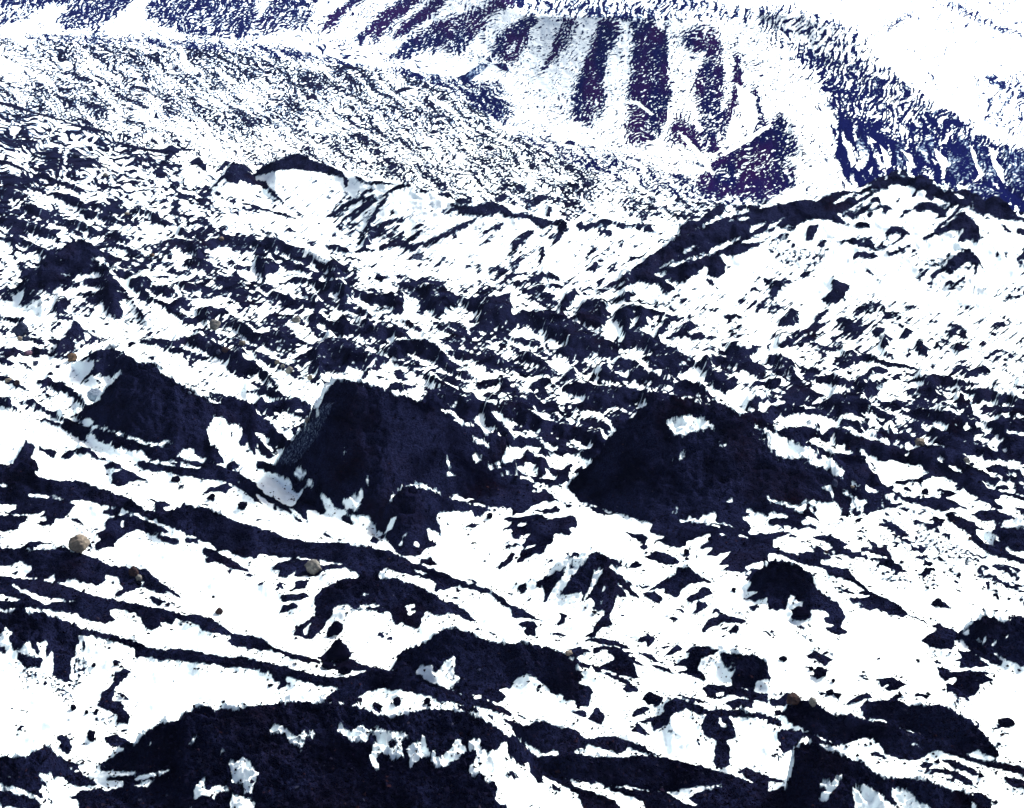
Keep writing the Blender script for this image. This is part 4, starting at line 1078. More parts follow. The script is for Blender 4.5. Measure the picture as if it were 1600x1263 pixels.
# rough ground: hollows and humps between the mounds
sz = np.clip((V-60)/500, .2, 1.6)
big = fbm(U/60 + V/150, V/26 - U/90, 61, 2)
lift = lift + np.clip(big, -1, 2)*sz*2.5
W = V - soft                                     # a measure of height on the steep faces
crag = fbm(U/34 + W/80, W/22 - U/90, 65, 4, .55)
lift = lift + fbm(U/14, W/9, 62, 2)*sz*.5 + np.clip(soft/50, 0, 1)*(.7-np.abs(crag))*4.5*sz
lift = np.where((V < foot) , np.where(owner >= 0, soft, 0) + fbm(U/16, V/16, 63, 3)*(.35 + .5*(U > 1200)), lift).astype(np.float32)
W = (V - lift).astype(np.float32)
# ---------------------------------------------------------------- where the snow lies and where the debris shows
def unproject_table(lift):
    return np.minimum.accumulate(V-lift, axis=0)
def densify(P, step=3.0):
    out = []
    for a, b in zip(P, np.roll(P, -1, axis=0)):
        n = max(1, int(np.hypot(*(b-a))/step))
        out.append(a + (b-a)*np.arange(n)[:, None]/n)
    return np.concatenate(out)
def fill(P, tab):
    """polygon in plan: its outline is laid on the ground point by point, then filled column by column"""
    ci = (P[:, 0]-u1[0])/DU
    col = np.clip(np.rint(ci).astype(int), 0, NU-1)
    row = np.array([np.searchsorted(-tab[:, c], -v) for c, v in zip(col, P[:, 1])], float)
    c2 = np.roll(ci, -1); r2 = np.roll(row, -1)
    X = {}
    for a, ra, b, rb in zip(ci, row, c2, r2):
        if a == b: continue
        if a > b: a, ra, b, rb = b, rb, a, ra
        for i in range(max(0, math.ceil(a)), min(NU-1, math.ceil(b)-1)+1):
            X.setdefault(i, []).append(ra + (rb-ra)*(i-a)/(b-a))
    for i, rr in X.items():
        rr.sort()
        for a, b in zip(rr[::2], rr[1::2]):
            if b-a < 1: b = a+1
            yield i, int(round(a)), int(round(b))
def read_polys(txt):
    out = []; ox = oy = 0; sc = 3.91
    for l in txt.strip().splitlines():
        if l[0] == '@':
            q = l[1:].split(); ox, oy = [float(z) for z in q[0].split(',')]; sc = float(q[1]) if len(q) > 1 else 3.91
        else:
            k, s = l.split(' ', 1)
            P = np.array(pts(s))/sc + (ox, oy)
            e = P[:, 0] > 1597; P[e, 0] += 45 + 60*np.abs(np.sin(P[e, 1]*.37)); P[e, 1] += .25*(P[e, 0]-1597)
            e = P[:, 0] < 2; P[e, 0] -= 40 + 60*np.abs(np.sin(P[e, 1]*.37)); P[e, 1] -= .2*(2-P[e, 0])
            P[P[:, 1] > 1259, 1] += 55
            out.append((k, P))
    return out
POLY = read_polys(POLYS_C) + read_polys(POLYS_B) + read_polys(POLYS_A)
ZONE = [(l.split(' ', 2)) for l in ZONES.strip().splitlines() if l[0] != '#']
print('polys', len(POLY))
wu = U + fbm(U/40, W/40, 11, 2)*5; wv = W + fbm(U/40, W/30, 12, 2)*4
near = np.clip((V-300)/300, 0, 1); mid = np.clip((V-180)/200, 0, 1)
def std(a): return (a-a.mean())/a.std()
clump = fbm(U/110 + W/70, W/38 - U/120, 71, 3)
low = np.clip((V-lut(u1, [(1150, 60), (1300, 150), (1400, 200), (1500, 230), (1700, 280)])[None, :].astype(np.float32))/50, 0, 1)
TEX = {
 'H': std(aniso(wu, wv, 20, 15, 4, 21)*(1-mid) + aniso(wu, wv, 22, 26, 8, 22)*mid*(1-near) + aniso(wu, wv, 20, 44, 15, 23)*near + .6*aniso(wu, wv, 25, 9, 3.6, 24) + .5*aniso(wu, wv, 140, 12, 4, 34) + .6*clump),
 'F': std(np.maximum(aniso(wu, wv, -30, 7, 2.3, 25, 3), aniso(wu, wv, 42, 7, 2.4, 26, 3)) + .55*aniso(wu, wv, 36, 60, 9, 27) + .22*clump + .5*fbm(U/3.4, W/2.6, 36, 2)),
 'S': std(aniso(.5*(U+wu), .5*(W+wv), 141, 62, 5, 28, 3) + .45*aniso(wu, wv, 28, 22, 4.5, 29) + .9*clump),
 'M': std(aniso(wu, wv, 150, 10, 2.2, 30, 3) + .8*aniso(wu, wv, 118, 14, 3, 31, 3) + .35*clump + .7*fbm(U/3.6, W/2.8, 37, 2)),
 'R': std((aniso(wu, wv, 74, 46, 11, 32, 3) + .5*aniso(wu, wv, 112, 16, 5, 38, 2))*low + (aniso(wu, wv, 112, 17, 4.6, 33, 3))*(1-low) + .55*fbm(U/3.6, W/3, 39, 2) + .3*clump),
}
fine = std(fbm(U/3.2, W/3.2, 41, 2)); rag = np.clip(.75*aniso(U, W, 163, 15, 4.2, 42, 3) + .55*fbm(U/6, W/5, 45, 3, .7), -1.7, 1.7)
streak = np.clip(aniso(U, W, 141, 30, 3.2, 43, 3) + .45*aniso(U, W, 20, 20, 3.4, 44, 2), -2, 2)
ms = np.clip((V-240)/80, 0, 1)*np.clip((760-V)/120, 0, 1)*np.clip(1.3-soft/60, .25, 1)
dval = np.where(V < foot, np.clip(.66 + .22*TEX['R'], 0, 1), 1-.05*ms)
def paint(lift):
    tab = unproject_table(lift)
    # zones
    dens = {k: np.zeros_like(Y) for k in TEX}; dens['H'] += .06
    for tex, d, s in ZONE:
        m = np.zeros(Y.shape, bool)
        for i, a, b in fill(densify(np.array(pts(s)), 6), tab): m[a:b, i] = True
        for k in TEX: dens[k][m] = float(d)/100 if k == tex else 0
    cov = np.zeros_like(Y) + .05*ms
    for k in TEX:
        d = blur(dens[k], 3.5, 2)
        q = np.interp(d, [0, .01, .03, .06, .1, .16, .25, .35, .5, .65, .78, .9, .97, 1], [4, 2.33, 1.88, 1.55, 1.28, .99, .67, .39, 0, -.39, -.77, -1.28, -1.88, -4])
        cov = np.maximum(cov, np.clip(.5 + (TEX[k]-q)*.8, 0, 1)*(d > .004))
    pm = np.zeros_like(Y); ice = np.zeros_like(Y); speck = np.clip(.5 + (fine-.35)*.8, 0, 1)
    for k, P in POLY:
        P = densify(P, 2.5)
        sc = 1.0 if P[:, 1].mean() > 420 else .6
        jx = fbm(P[:, 0]/9, P[:, 1]/9, 51, 3, .7)*1.25*sc; jy = fbm(P[:, 0]/9, P[:, 1]/9, 52, 3, .7)*1.0*sc
        P = P + np.stack([jx, jy], 1)
        for i, a, b in fill(P, tab):
            if k == 'd': cov[a:b, i] = dval[a:b, i]; pm[a:b, i] = 1
            elif k == 'w': cov[a:b, i] = 0; pm[a:b, i] = 0
            elif k == 'c': cov[a:b, i] = np.minimum(cov[a:b, i], .3*(cov[a:b, i]))
            elif k == 's': cov[a:b, i] = speck[a:b, i]
            elif k == 'i': cov[a:b, i] = .5 + .5*np.clip(fine[a:b, i]*.6 + .45, 0, 1); ice[a:b, i] = 1
    return cov, ice, pm, blur(dens['M'], 3, 1)
steep = np.abs(np.gradient(lift, axis=0))/DV
flat = (1/(1+box(box(steep, 2, 1), 6, 0)**2*1.5)).astype(np.float32)
def debris_lift(cov):
    a = np.interp(V, [60, 250, 450, 700, 1000, 1300], [1.2, 2.2, 5.0, 4.5, 3.5, 3.5])
    a = np.where(V < foot, .8, a)
    c = blur(cov, 2.6, 2)
    return (((c-.2)*a + cov*.55*fbm(U/12, W/10, 64, 3, .5)*np.interp(V, [100, 400, 800, 1300], [.2, .5, .8, 1.0]))*flat).astype(np.float32)
hum = np.clip((V-225)/60, 0, 1)*np.clip((800-V)/90, 0, 1)*flat
cap = np.interp(V, [225, 320, 450, 700, 800], [4, 8, 15, 16, 12]).astype(np.float32)
def facets(pm, rise):
    """debris humps: the ground climbs over every dark patch to a crest at its far edge, then drops to the snow behind"""
    out = np.zeros_like(pm); cur = np.zeros(NU, np.float32); g = (rise*DV*hum).astype(np.float32)
    for j in range(NV):
        m = pm[j]
        cur = np.where(m > .5, np.minimum(cur + g[j], cap[j]), np.maximum(cur - .55*DV - cur*.05, 0))
        out[j] = cur
    out = box(box(out, 2, 1), 1, 0); out = box(box(out, 2, 1), 1, 0)
    return out*(1 + .12*np.clip(fbm(U/18, W/12, 66, 2), -1.5, 1.5))
l2 = lift
for rise in (.7, 1.4, 1.9, 1.9):
    cov, ice, pm, mden = paint(l2)
    l2 = lift + debris_lift(cov)*(1-hum*.6) + facets(pm, rise)
lift = l2.astype(np.float32)
cov, ice, pm, mden = paint(lift)
cb = box(box(cov, 1, 1), 2, 0); kf = np.clip((V-260)/120, 0, 1)
cov = cov*(1-kf) + cb*kf + rag*(.06+.08*kf)
cov = cov + streak*.24*ms
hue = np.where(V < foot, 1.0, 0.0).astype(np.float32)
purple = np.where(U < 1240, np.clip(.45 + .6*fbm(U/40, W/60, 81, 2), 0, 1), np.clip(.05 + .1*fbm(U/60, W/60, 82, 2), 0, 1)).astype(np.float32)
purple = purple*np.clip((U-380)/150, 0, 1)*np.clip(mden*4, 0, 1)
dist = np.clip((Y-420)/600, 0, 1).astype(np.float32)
ragged = np.interp(V, [100, 300, 600, 800, 1300], [1.5, 1.2, .8, .45, .22]).astype(np.float32)
# final points
PX = (U-800)/F_PX*Y; PZ = H_CAM-(V-lift-V_HOR)*Y/F_PX
VIS = unproject_table(lift)
def ground(u, v):
    """the ground point seen at photo position (u, v)"""
    i = int(np.clip(round((u-u1[0])/DU), 0, NU-1)); j = min(int(np.searchsorted(-VIS[:, i], -v)), NV-1)
    return Vector((float((u-800)/F_PX*Y[j, i]), float(Y[j, i]), float(PZ[j, i]))), float(Y[j, i])
# ---------------------------------------------------------------- materials
def new_mat(name):
    m = bpy.data.materials.new(name); m.use_nodes = True
    n = m.node_tree; b = n.nodes['Principled BSDF']; return m, n, b
def N(n, typ, **kw):
    x = n.nodes.new(typ)
    for k, v in kw.items():
        if k.startswith('i'):
            x.inputs[int(k[1:])].default_value = v
        else: setattr(x, k, v)
    return x
def math_node(n, op, a, b=None, c=None, clamp=False):
    x = n.nodes.new('ShaderNodeMath'); x.operation = op; x.use_clamp = clamp
    for i, q in enumerate((a, b, c)):
        if q is None: continue
        if isinstance(q, (int, float)): x.inputs[i].default_value = q
        else: n.links.new(q, x.inputs[i])
    return x.outputs[0]
def mixc(n, fac, a, b):
    x = n.nodes.new('ShaderNodeMix'); x.data_type = 'RGBA'
    for q, s in ((fac, x.inputs[0]), (a, x.inputs[6]), (b, x.inputs[7])):
        if isinstance(q, (int, float)): s.default_value = q
        elif isinstance(q, tuple): s.default_value = (*q, 1)
        else: n.links.new(q, s)
    return x.outputs[2]
def noise(n, vec, scale, detail=3, rough=.6):
    x = n.nodes.new('ShaderNodeTexNoise'); x.inputs['Scale'].default_value = scale
    x.inputs['Detail'].default_value = detail; x.inputs['Roughness'].default_value = rough
    n.links.new(vec, x.inputs['Vector']); return x.outputs[0]
def ground_material():
    m, n, b = new_mat("snow_and_debris")
    geo = N(n, 'ShaderNodeNewGeometry').outputs['Position']
    at = lambda nm: N(n, 'ShaderNodeAttribute', attribute_name=nm).outputs['Fac']
    cov, ice, hue = at('cover'), at('ice'), at('hue')
    dist, purple = at('dist'), at('purple')
    fn = math_node(n, 'SUBTRACT', noise(n, geo, 1.3, 4, .7), .5)
    ff = math_node(n, 'SUBTRACT', noise(n, geo, .34, 5, .75), .5)
    c = math_node(n, 'ADD', cov, math_node(n, 'MULTIPLY', fn, math_node(n, 'MULTIPLY_ADD', dist, -.25, .3)))
    c = math_node(n, 'ADD', c, math_node(n, 'MULTIPLY', ff, at('ragged')))
    c = math_node(n, 'ADD', c, math_node(n, 'MULTIPLY', math_node(n, 'SUBTRACT', noise(n, geo, 3.2, 3, .8), .5), .32))
    sharp = math_node(n, 'MULTIPLY_ADD', dist, -2.5, 4.2)
    fac = math_node(n, 'MULTIPLY_ADD', math_node(n, 'SUBTRACT', c, .5), sharp, .5, clamp=True)
    # debris: dark blue-black grit, paler and browner here and there
    n1 = noise(n, geo, .12, 4, .6); n2 = noise(n, geo, 1.5, 5, .75); n3 = noise(n, geo, 9.0, 2, .7)
    tone = math_node(n, 'MULTIPLY', math_node(n, 'MULTIPLY_ADD', n1, 4.6, -1.65, clamp=True), math_node(n, 'MULTIPLY_ADD', n2, 3.0, -.6, clamp=True))
    deb = mixc(n, math_node(n, 'MULTIPLY', tone, .8, clamp=True), (.0004, .0005, .0038), (.0150, .0185, .0580))
    grit = math_node(n, 'MULTIPLY_ADD', noise(n, geo, 3.6, 3, .8), 5.0, -1.6)
    tone = math_node(n, 'MULTIPLY', tone, math_node(n, 'MINIMUM', math_node(n, 'MAXIMUM', grit, .3), 1.9))
    deb = mixc(n, math_node(n, 'MULTIPLY', tone, .8, clamp=True), (.0003, .0004, .0032), (.0105, .0135, .0430))
    brown = math_node(n, 'MULTIPLY', math_node(n, 'SUBTRACT', noise(n, geo, .07, 3), .53, clamp=True), 6, clamp=True)
    deb = mixc(n, math_node(n, 'MULTIPLY', brown, math_node(n, 'GREATER_THAN', n3, .56)), deb, (.012, .005, .006))
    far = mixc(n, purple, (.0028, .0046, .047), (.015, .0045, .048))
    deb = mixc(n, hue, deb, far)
    grain = math_node(n, 'MULTIPLY', math_node(n, 'SUBTRACT', noise(n, geo, 1.7, 6, .85), .5, clamp=True), 5.5, clamp=True)
    icec = mixc(n, grain, (.004, .007, .028), (.22, .30, .45))
    deb = mixc(n, ice, deb, icec)
    snow = mixc(n, noise(n, geo, .05, 4), (.79, .92, .95), (.86, .94, .95))
    # a dusting of snow lets the dark ground through as pale blue
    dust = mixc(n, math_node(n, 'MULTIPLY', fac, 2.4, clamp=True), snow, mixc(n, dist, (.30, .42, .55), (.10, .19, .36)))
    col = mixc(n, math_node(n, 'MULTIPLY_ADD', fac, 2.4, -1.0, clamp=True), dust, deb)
    n.links.new(col, b.inputs['Base Color'])
    b.inputs['Roughness'].default_value = 1; b.inputs['Specular IOR Level'].default_value = 0
    bh = math_node(n, 'MULTIPLY', math_node(n, 'ADD', math_node(n, 'MULTIPLY', n2, .7), math_node(n, 'MULTIPLY', noise(n, geo, .9, 5, .65), 1.0)), math_node(n, 'MULTIPLY_ADD', fac, .95, .03))
    bp = N(n, 'ShaderNodeBump'); bp.inputs['Strength'].default_value = .9; bp.inputs['Distance'].default_value = 1.5
    n.links.new(bh, bp.inputs['Height']); n.links.new(bp.outputs[0], b.inputs['Normal'])
    return m
GROUND = ground_material()
# ---------------------------------------------------------------- the sheet, cut into named pieces that share their borders
def tag(o, label, cat=None, kind=None, group=None):
    o['label'] = label
    if cat: o['category'] = cat
    if kind: o['kind'] = kind
    if group: o['group'] = group
    return o
fo = owner[:-1, :-1]; fv = V[:-1, :-1]; fu = U[:-1, :-1]
reg = np.zeros(fo.shape, np.int16)
footf = foot[None, :-1]; shelff = shelf[None, :-1].astype(np.float32)
fan = lut(u1, [(-170, 150), (60, 175), (330, 285), (480, 300), (700, 330), (900, 350), (1100, 350), (1770, 350)])[None, :-1]
reg[fv < fan] = 1
reg[fv < footf] = 2
reg[(fv < footf) & (fu > 1245)] = 3
reg[(fv < shelff) & (fu > 1000)] = 4
names = [("terrain", "rolling glacier surface of white snow and black debris humps"),
         ("valley_land", "broad white valley floor finely speckled with small dark rocks"),
         ("mountain", "distant snowy mountainside with steep purple and navy rock stripes"),
         ("mountain", "dark blue gullied mountain flank below the bare white slope"),
         ("mountain", "smooth bright snow slope in the top corner of the scene")]
HILLS = {0: "long black debris ridge with torn snow patches along the bottom edge",
         3: "dark crest over a smooth white snow bowl with black drips",
         5: "black humped mound with a white snow patch in its face above the bottom ridge",
         7: "long slate grey debris bank winding down to the right between snowfields",
         8: "rounded black arch of debris just below the pale round boulder",
         9: "low dark hump carrying the large tan boulder",
         11: "brownish black pyramid mound with a white boulder at its left foot",
         13: "dark peaked hill with several flat snow patches on its upper face",
         15: "tallest black mound with a pale blue ice streaked left edge",
         17: "broad black mound with one bright snow patch just below its top",
         18: "small dark peak raked with thin slanting snow streaks",
         20: "rounded black hump on an open white slope below the broad mound",
         21: "jagged black mound cut off by the right edge of the picture",
         22: "smooth whale backed black mound low on the right",
         24: "black mound with a diagonal white snow gash near the bottom right corner",
         30: "high snow covered hill with a dark diagonal ridge along its crest",
         31: "dark pointed double cone at the edge of the speckled valley",
         32: "dark capped ridge with slanting debris stripes down its white flank"}
for r, (k, lab) in enumerate(HILLS.items()):
    m = (fo == k) & (fv >= footf)
    reg[m] = 5+r
    names.append(("hill", lab))
co = np.stack([PX, Y, PZ], -1).reshape(-1, 3).astype(np.float32)
idx = (np.arange(NV-1)[:, None]*NU + np.arange(NU-1)[None, :])
for r, (nm, lab) in enumerate(names):
    f = idx[reg == r]
    if not len(f): continue
    q = np.stack([f, f+1, f+NU+1, f+NU], 1)
    used, inv = np.unique(q, return_inverse=True)
    me = bpy.data.meshes.new(nm); nf = len(f)
    me.vertices.add(len(used)); me.vertices.foreach_set('co', co[used].ravel())
    me.loops.add(nf*4); me.loops.foreach_set('vertex_index', inv.ravel().astype(np.int32))
    me.polygons.add(nf); me.polygons.foreach_set('loop_start', np.arange(0, nf*4, 4, dtype=np.int32))
    me.polygons.foreach_set('use_smooth', np.ones(nf, bool))
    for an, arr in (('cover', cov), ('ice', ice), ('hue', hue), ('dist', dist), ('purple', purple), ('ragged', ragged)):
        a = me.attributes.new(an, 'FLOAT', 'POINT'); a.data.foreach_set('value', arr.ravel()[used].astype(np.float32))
    me.update(); me.materials.append(GROUND)
    o = bpy.data.objects.new(nm, me); SC.collection.objects.link(o)
    tag(o, lab, kind='structure')
# ---------------------------------------------------------------- boulders and stones
def rock_material(name, a, b_, speck):
    m, n, b = new_mat(name)
    co = N(n, 'ShaderNodeTexCoord').outputs['Object']
    c = mixc(n, math_node(n, 'MULTIPLY_ADD', math_node(n, 'SUBTRACT', noise(n, co, 1.6, 5, .65), .5), 2.6, .5, clamp=True), a, b_)
    c = mixc(n, math_node(n, 'MULTIPLY', math_node(n, 'GREATER_THAN', noise(n, co, 7, 3, .7), .6), .7), c, speck)
    n.links.new(c, b.inputs['Base Color']); b.inputs['Roughness'].default_value = .8
    b.inputs['Specular IOR Level'].default_value = 0 if name == 'black_rock' else .06
    bp = N(n, 'ShaderNodeBump'); bp.inputs['Strength'].default_value = .7; bp.inputs['Distance'].default_value = .25
    n.links.new(noise(n, co, 3.5, 6, .7), bp.inputs['Height']); n.links.new(bp.outputs[0], b.inputs['Normal'])
    return m
RM = {
 'tan': rock_material("tan_rock", (.21, .185, .15), (.10, .088, .075), (.03, .025, .025)),
 'grey': rock_material("grey_rock", (.17, .17, .155), (.085, .084, .085), (.028, .028, .035)),
 'brown': rock_material("brown_rock", (.024, .014, .013), (.012, .008, .011), (.06, .04, .035)),
 'slate': rock_material("slate_blue_rock", (.022, .03, .06), (.01, .014, .035), (.05, .06, .1)),
 'pale': rock_material("pale_blue_rock", (.17, .22, .28), (.09, .12, .17), (.06, .09, .15)),
 'orange': rock_material("orange_rock", (.12, .08, .05), (.07, .047, .033), (.03, .02, .015)),
 'mauve': rock_material("mauve_rock", (.12, .07, .11), (.06, .035, .06), (.2, .16, .2)),
 'black': rock_material("black_rock", (.002, .002, .007), (.0008, .0008, .0035), (.005, .005, .012)),
}
import bmesh
def rock_mesh(name, w, d, h, seed, cuts=9, sub=4, taper=0, soft_=False):
    """a stone: a ball cut by random planes, then weathered"""
    r = np.random.default_rng(seed)
    bm = bmesh.new(); bmesh.ops.create_icosphere(bm, subdivisions=sub, radius=1)
    P = np.array([v.co[:] for v in bm.verts])
    nr = r.normal(size=(cuts, 3)); nr /= np.linalg.norm(nr, axis=1)[:, None]
    off = r.uniform(.70, .92, cuts) if soft_ else r.uniform(.55, .86, cuts)
    lim = np.full(len(P), 1.0)
    for a, o in zip(nr, off):
        dd = P @ a; ok = dd > 1e-3
        lim[ok] = np.minimum(lim[ok], o/dd[ok])
    q = P[:, 0]*1.7+seed, P[:, 1]*1.7+P[:, 2]*2.3
    lim = lim*(1 + .07*fbm(q[0], q[1], seed % 50, 3) + .03*fbm(P[:, 2]*4+seed, P[:, 0]*4-P[:, 1]*3, seed % 40, 2))
    P = P*lim[:, None]
    ext = P.max(0)-P.min(0); ce = (P.max(0)+P.min(0))/2
    P = (P-ce)/ext*np.array([w, d, h])
    if taper: P[:, :2] *= (1 - taper*np.clip(P[:, 2:]/h+.5, 0, 1))*1.1
    for v, p in zip(bm.verts, P): v.co = p
    me = bpy.data.meshes.new(name); bm.to_mesh(me); bm.free()
    me.polygons.foreach_set('use_smooth', np.ones(len(me.polygons), bool))
    return me
def boulder(u, v, w, h, col, label, name='boulder', cat='boulder', group=None, seed=None, sink=.12, cuts=9, taper=0):
    """u, v: where its foot meets the ground; w, h: size in photo pixels"""
    p, y = ground(u, v-1)
    W, Hh = w*y/F_PX, h*y/F_PX/(1-sink)
    seed = seed or int(u*7+v*3)
    if col == 'black' and cuts == 9: cuts = 16
    if col in ('tan', 'grey', 'orange'): cuts = 13
    me = rock_mesh(name, W, W*.85, Hh, seed, cuts, 4 if w > 12 else 3, taper, col in ('tan', 'grey', 'orange'))
    me.materials.append(RM[col])
    o = bpy.data.objects.new(name, me); SC.collection.objects.link(o)
    o.location = p + Vector((0, W*.25, Hh*(.5-sink))); 
    tag(o, label, cat, group=group); return o
B = boulder
B(122, 867, 34, 27, 'tan', "largest tan boulder, notched on top, sitting on the dark hump near the left edge", seed=5)
B(489, 899, 27, 22, 'grey', "rounded pale grey boulder on the dark shelf just above the black arch", seed=12, cuts=5)
B(208, 903, 17, 15, 'brown', "reddish brown boulder touching a smaller grey one on the black hump")
B(216, 911, 11, 10, 'grey', "small grey block leaning under the reddish brown boulder on the black hump")
B(342, 962, 13, 10, 'brown', "single brown stone at the edge of the open snow gully", 'stone', 'stone')
B(31, 528, 24, 24, 'slate', "large angular slate blue block standing in snow at the left edge", seed=31, cuts=6)
B(30, 534, 9, 7, 'tan', "little tan stone at the foot of the angular slate blue block", 'stone', 'stone')
B(40, 535, 12, 8, 'slate', "low slate blue slab lying right beside the big angular blue block")
B(112, 567, 16, 13, 'orange', "orange tan boulder on snow left of the black pointed hump", cuts=5)
B(146, 629, 25, 18, 'pale', "pale blue white boulder at the left foot of the brownish black pyramid", seed=9)
B(43, 557, 12, 8, 'mauve', "mauve pink stone in the snow below the angular slate blue block", 'stone', 'stone')
B(55, 573, 10, 8, 'slate', "small blue stone alone in the snow hollow below the mauve one", 'stone', 'stone')
B(57, 556, 13, 11, 'black', "small black pointed rock beside the mauve pink stone", 'rock', 'rock')
B(335, 517, 18, 16, 'grey', "angular light grey boulder on the dark bank right of the white gully")
B(326, 546, 10, 8, 'slate', "upper of two blue stones on the rounded brown black bank", 'stone', 'stone')
B(341, 557, 10, 8, 'slate', "lower of two blue stones on the rounded brown black bank, half in snow", 'stone', 'stone')
B(353, 553, 14, 8, 'brown', "flat brown stone right of the two blue stones on the bank", 'stone', 'stone')
B(12, 599, 11, 7, 'tan', "flat tan grey stone at the left edge beside a darker round one", 'stone', 'stone')
B(26, 604, 9, 8, 'brown', "dark round brown stone just right of the flat tan one at the left edge", 'stone', 'stone')
B(378, 541, 11, 7, 'tan', "pale tan slab on the dark block beside the small ice wall")
B(452, 586, 12, 11, 'grey', "grey rounded boulder at the top of the snow tongue left of the tall mound", cuts=5)
B(484, 596, 9, 8, 'tan', "yellowish stone above the left shoulder of the tallest black mound", 'stone', 'stone')
B(433, 571, 8, 7, 'tan', "upper small tan stone on the debris line above the grey rounded boulder", 'stone', 'stone')
B(441, 577, 7, 6, 'grey', "tiny grey stone between the tan stone and the grey rounded boulder", 'stone', 'stone')
B(462, 506, 13, 9, 'grey', "grey flat topped boulder among small humps in the middle distance")
B(480, 663, 8, 8, 'grey', "grey stone against the blue ice streaked edge of the tallest mound", 'stone', 'stone')
B(296, 619, 6, 5, 'pale', "tiny pale stone high on the right shoulder of the brownish pyramid", 'stone', 'stone')
B(118, 249, 12, 10, 'slate', "dark blue rounded boulder far off near the speckled valley edge", cuts=5)
B(164, 278, 7, 6, 'grey', "far small grey stone right of the dark blue rounded boulder", 'stone', 'stone')
B(198, 338, 8, 5, 'tan', "far tan stone on a black bank above the peaked hill", 'stone', 'stone')
B(345, 378, 9, 6, 'tan', "far tan slab on the dark band left of the central snow trough", 'stone', 'stone')
B(237, 403, 9, 6, 'orange', "orange stone beside the long white gully right of the peaked hill", 'stone', 'stone')
B(1439, 699, 17, 12, 'tan', "tan boulder resting on a black hump far to the right", cuts=6)
B(1511, 725, 11, 8, 'grey', "grey stone with a blue one beside it on the dark hump at right", 'stone', 'stone')
B(1520, 730, 9, 6, 'slate', "blue stone touching the grey one on the dark hump at right", 'stone', 'stone')
B(1305, 763, 9, 12, 'slate', "upright blue stone at the upper edge of the broad snow slope", 'stone', 'stone')
B(1332, 765, 7, 4, 'tan', "flat tan stone right of the upright blue stone", 'stone', 'stone')
B(1443, 779, 5, 4, 'tan', "tiny tan stone on the bank under a black rock in snow", 'stone', 'stone')
B(1446, 774, 12, 9, 'black', "black rock on snow just above the curving brown bank", 'rock', 'rock')
B(1291, 866, 8, 4, 'brown', "reddish flat stone on the snow above the rounded black hump", 'stone', 'stone')
B(1516, 846, 6, 5, 'brown', "small brown stone on the dotted snow slope at far right", 'stone', 'stone')
B(1241, 1105, 23, 17, 'brown', "dark reddish brown boulder on the crest of the black ridge low at right")
B(1271, 1106, 13, 13, 'grey', "dark grey round boulder beside the reddish brown one on the ridge crest", cuts=5)
B(889, 1028, 12, 7, 'tan', "pale tan slab on the right shoulder of the black humped mound")
B(527, 1034, 47, 32, 'black', "black pointed rock standing in snow above the joined dark banks", 'rock', 'rock', seed=44, cuts=14, taper=.8)
B(524, 998, 26, 24, 'black', "black diamond shaped rock lying on snow under the dark arch", 'rock', 'rock', seed=51, cuts=7, taper=.35)
B(539, 1055, 23, 13, 'black', "low slate black block on the thin white strip between two banks", 'rock', 'rock', seed=17)
B(511, 1047, 20, 8, 'black', "flat black slab left of the low slate black block", 'rock', 'rock')
B(620, 1104, 13, 12, 'black', "left of two round black stones in the small white hollow", 'stone', 'stone', cuts=5)
B(667, 1102, 11, 10, 'black', "right of two round black stones in the small white hollow", 'stone', 'stone', cuts=5)
B(590, 1111, 17, 10, 'black', "low black rock at the lower rim of the small white hollow", 'rock', 'rock')
B(146, 1044, 7, 6, 'black', "small black stone under the black drip on the snow bowl", 'stone', 'stone')
B(181, 1043, 7, 6, 'black', "black stone above the dark hook shape on the snow bowl", 'stone', 'stone')
B(114, 1112, 10, 7, 'black', "black flake on the snow bowl left of the dark hook shape", 'stone', 'stone')
B(135, 1118, 6, 6, 'black', "tiny black stone low in the snow bowl", 'stone', 'stone')
B(151, 1115, 7, 6, 'black', "small black stone just left of the hook shape's foot", 'stone', 'stone')
B(142, 1160, 14, 15, 'black', "black rock between two dark patches at the bottom of the snow bowl", 'rock', 'rock')
B(333, 936, 5, 4, 'black', "tiny lone black stone in the long snow gully", 'stone', 'stone')
B(1224, 1035, 14, 7, 'black', "flat black stone alone on the bright slope", 'stone', 'stone')
B(1268, 1050, 8, 7, 'black', "small black stone left of a larger black rock on the bright slope", 'stone', 'stone')
B(1282, 1061, 21, 16, 'black', "largest black rock in the loose cluster on the bright slope", 'rock', 'rock')
B(1302, 1069, 7, 6, 'black', "small black stone below the largest rock on the bright slope", 'stone', 'stone')
B(1297, 1087, 13, 7, 'black', "left of two low black slabs at the foot of the bright slope", 'rock', 'rock')
B(1309, 1091, 14, 6, 'black', "right of two low black slabs at the foot of the bright slope", 'rock', 'rock')
B(1435, 1035, 8, 3, 'black', "thin black sliver alone in the middle of the bright slope", 'stone', 'stone')
B(1147, 926, 8, 6, 'black', "lone black stone on snow between two dark humps", 'stone', 'stone')
B(1073, 868, 9, 8, 'black', "lone black stone on snow below the broad mound", 'stone', 'stone')
B(1253, 967, 33, 15, 'black', "broad black rock on snow below the rounded black hump", 'rock', 'rock', seed=8)
B(1574, 1136, 30, 10, 'black', "flat black rock on the open snow near the right edge", 'rock', 'rock')
B(274, 755, 15, 9, 'black', "black oval stone on the left snow shelf", 'stone', 'stone')
B(330, 782, 13, 9, 'black', "black oval stone just above the long slate bank", 'stone', 'stone')
B(378, 797, 17, 9, 'black', "black wedge of rock on the snow above the long slate bank", 'rock', 'rock')
B(765, 811, 10, 7, 'black', "small black stone on snow at the foot of the tallest mound's apron", 'stone', 'stone')
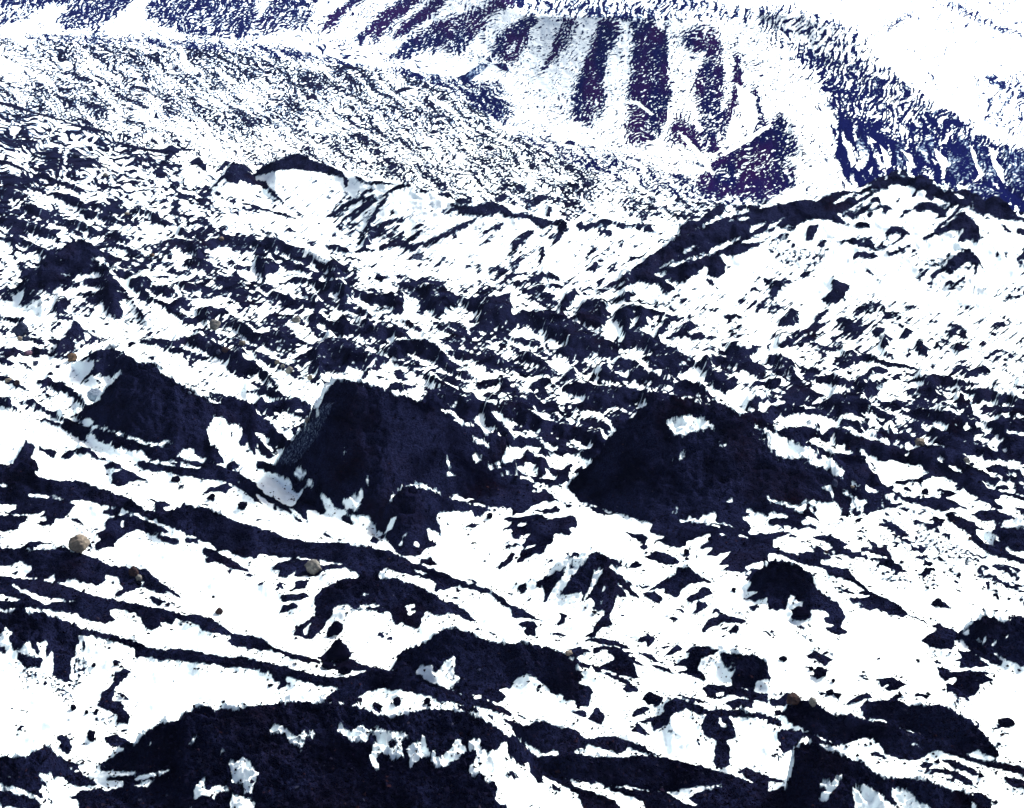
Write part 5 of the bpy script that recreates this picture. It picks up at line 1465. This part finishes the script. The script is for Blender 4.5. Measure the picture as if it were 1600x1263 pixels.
B(1466, 949, 17, 11, 'black', "black rock on snow above the right edge mound", 'rock', 'rock')
# loose rubble on the near debris: far too many bits to count
def rubble():
    r = np.random.default_rng(3)
    vis = (V-lift) <= VIS + .01
    ok = vis & (cov > .85) & (Y < 520) & (U > -60) & (U < 1660) & (V-lift < 1290)
    jj, ii = np.nonzero(ok)
    pr = 1.0/(Y[jj, ii])**1.2
    s = r.choice(len(jj), 24000, replace=False, p=pr/pr.sum()); jj, ii = jj[s], ii[s]
    cb = blur(np.clip(cov, 0, 1), 6, 2)
    j2, i2 = np.nonzero(vis & (cov < .4) & (cb > .12) & (cb < .55) & (Y < 420) & (U > -60) & (U < 1660))
    s = r.choice(len(j2), 7000, replace=False); jj = np.concatenate([jj, j2[s]]); ii = np.concatenate([ii, i2[s]])
    base = np.array([(1, 0, 0), (-1, 0, 0), (0, 1, 0), (0, -1, 0), (0, 0, 1), (0, 0, -1)], float)
    tri = np.array([(0, 2, 4), (2, 1, 4), (1, 3, 4), (3, 0, 4), (2, 0, 5), (1, 2, 5), (3, 1, 5), (0, 3, 5)])
    n = len(jj); size = np.exp(r.normal(math.log(.13), .45, n)).clip(.05, .6)
    q = base[None] + r.normal(0, .28, (n, 6, 3)); a = r.uniform(0, 6.28, n); c, s_ = np.cos(a), np.sin(a)
    q = np.stack([q[..., 0]*c[:, None]-q[..., 1]*s_[:, None], q[..., 0]*s_[:, None]+q[..., 1]*c[:, None], q[..., 2]*.75], -1)*size[:, None, None]
    q += np.stack([PX[jj, ii], Y[jj, ii], PZ[jj, ii]+size*.2], -1)[:, None]
    f = (tri[None] + np.arange(n)[:, None, None]*6).reshape(-1, 3)
    me = bpy.data.meshes.new("rubble"); me.from_pydata(q.reshape(-1, 3).tolist(), [], f.tolist())
    me.materials.append(RUBBLE)
    o = bpy.data.objects.new("rubble", me); SC.collection.objects.link(o)
    tag(o, "loose black grit and small rubble lying on the debris humps", kind='stuff')
def rubble_material():
    m, n, b = new_mat("rubble_grit")
    ri = N(n, 'ShaderNodeNewGeometry').outputs['Random Per Island']
    cr = N(n, 'ShaderNodeValToRGB'); n.links.new(ri, cr.inputs[0])
    e = cr.color_ramp.elements; e[0].color = (.0006, .0006, .003, 1); e[1].color = (.006, .006, .017, 1); e[1].position = .93
    x = e.new(.97); x.color = (.018, .008, .009, 1); x = e.new(1); x.color = (.02, .026, .05, 1)
    n.links.new(cr.outputs[0], b.inputs['Base Color']); b.inputs['Roughness'].default_value = 1; b.inputs['Specular IOR Level'].default_value = 0
    return m
RUBBLE = rubble_material()
rubble()
# ---------------------------------------------------------------- the air: far slopes fade to blue
def air():
    x0, x1 = float(PX.min())-5, float(PX.max())+5; y0, y1 = -20.0, float(Y.max())+5
    z0, z1 = float(PZ.min())-1, max(float(PZ.max()), H_CAM)+4
    import bmesh
    bm = bmesh.new(); bmesh.ops.create_cube(bm, size=1)
    for v in bm.verts:
        v.co = ((x0+x1)/2+v.co.x*(x1-x0), (y0+y1)/2+v.co.y*(y1-y0), (z0+z1)/2+v.co.z*(z1-z0))
    me = bpy.data.meshes.new("haze"); bm.to_mesh(me); bm.free()
    m = bpy.data.materials.new("thin_blue_air"); m.use_nodes = True; n = m.node_tree
    n.nodes.remove(n.nodes['Principled BSDF'])
    pv = n.nodes.new('ShaderNodeVolumePrincipled'); pv.inputs['Density'].default_value = HAZE_DENSITY
    pv.inputs['Color'].default_value = (.30, .42, 1, 1); pv.inputs['Anisotropy'].default_value = 0
    n.links.new(pv.outputs[0], n.nodes['Material Output'].inputs['Volume'])
    me.materials.append(m)
    o = bpy.data.objects.new("haze", me); SC.collection.objects.link(o)
    tag(o, "thin blue air filling the whole glacier valley", kind='stuff')
HAZE_DENSITY = 2.2e-5
air()
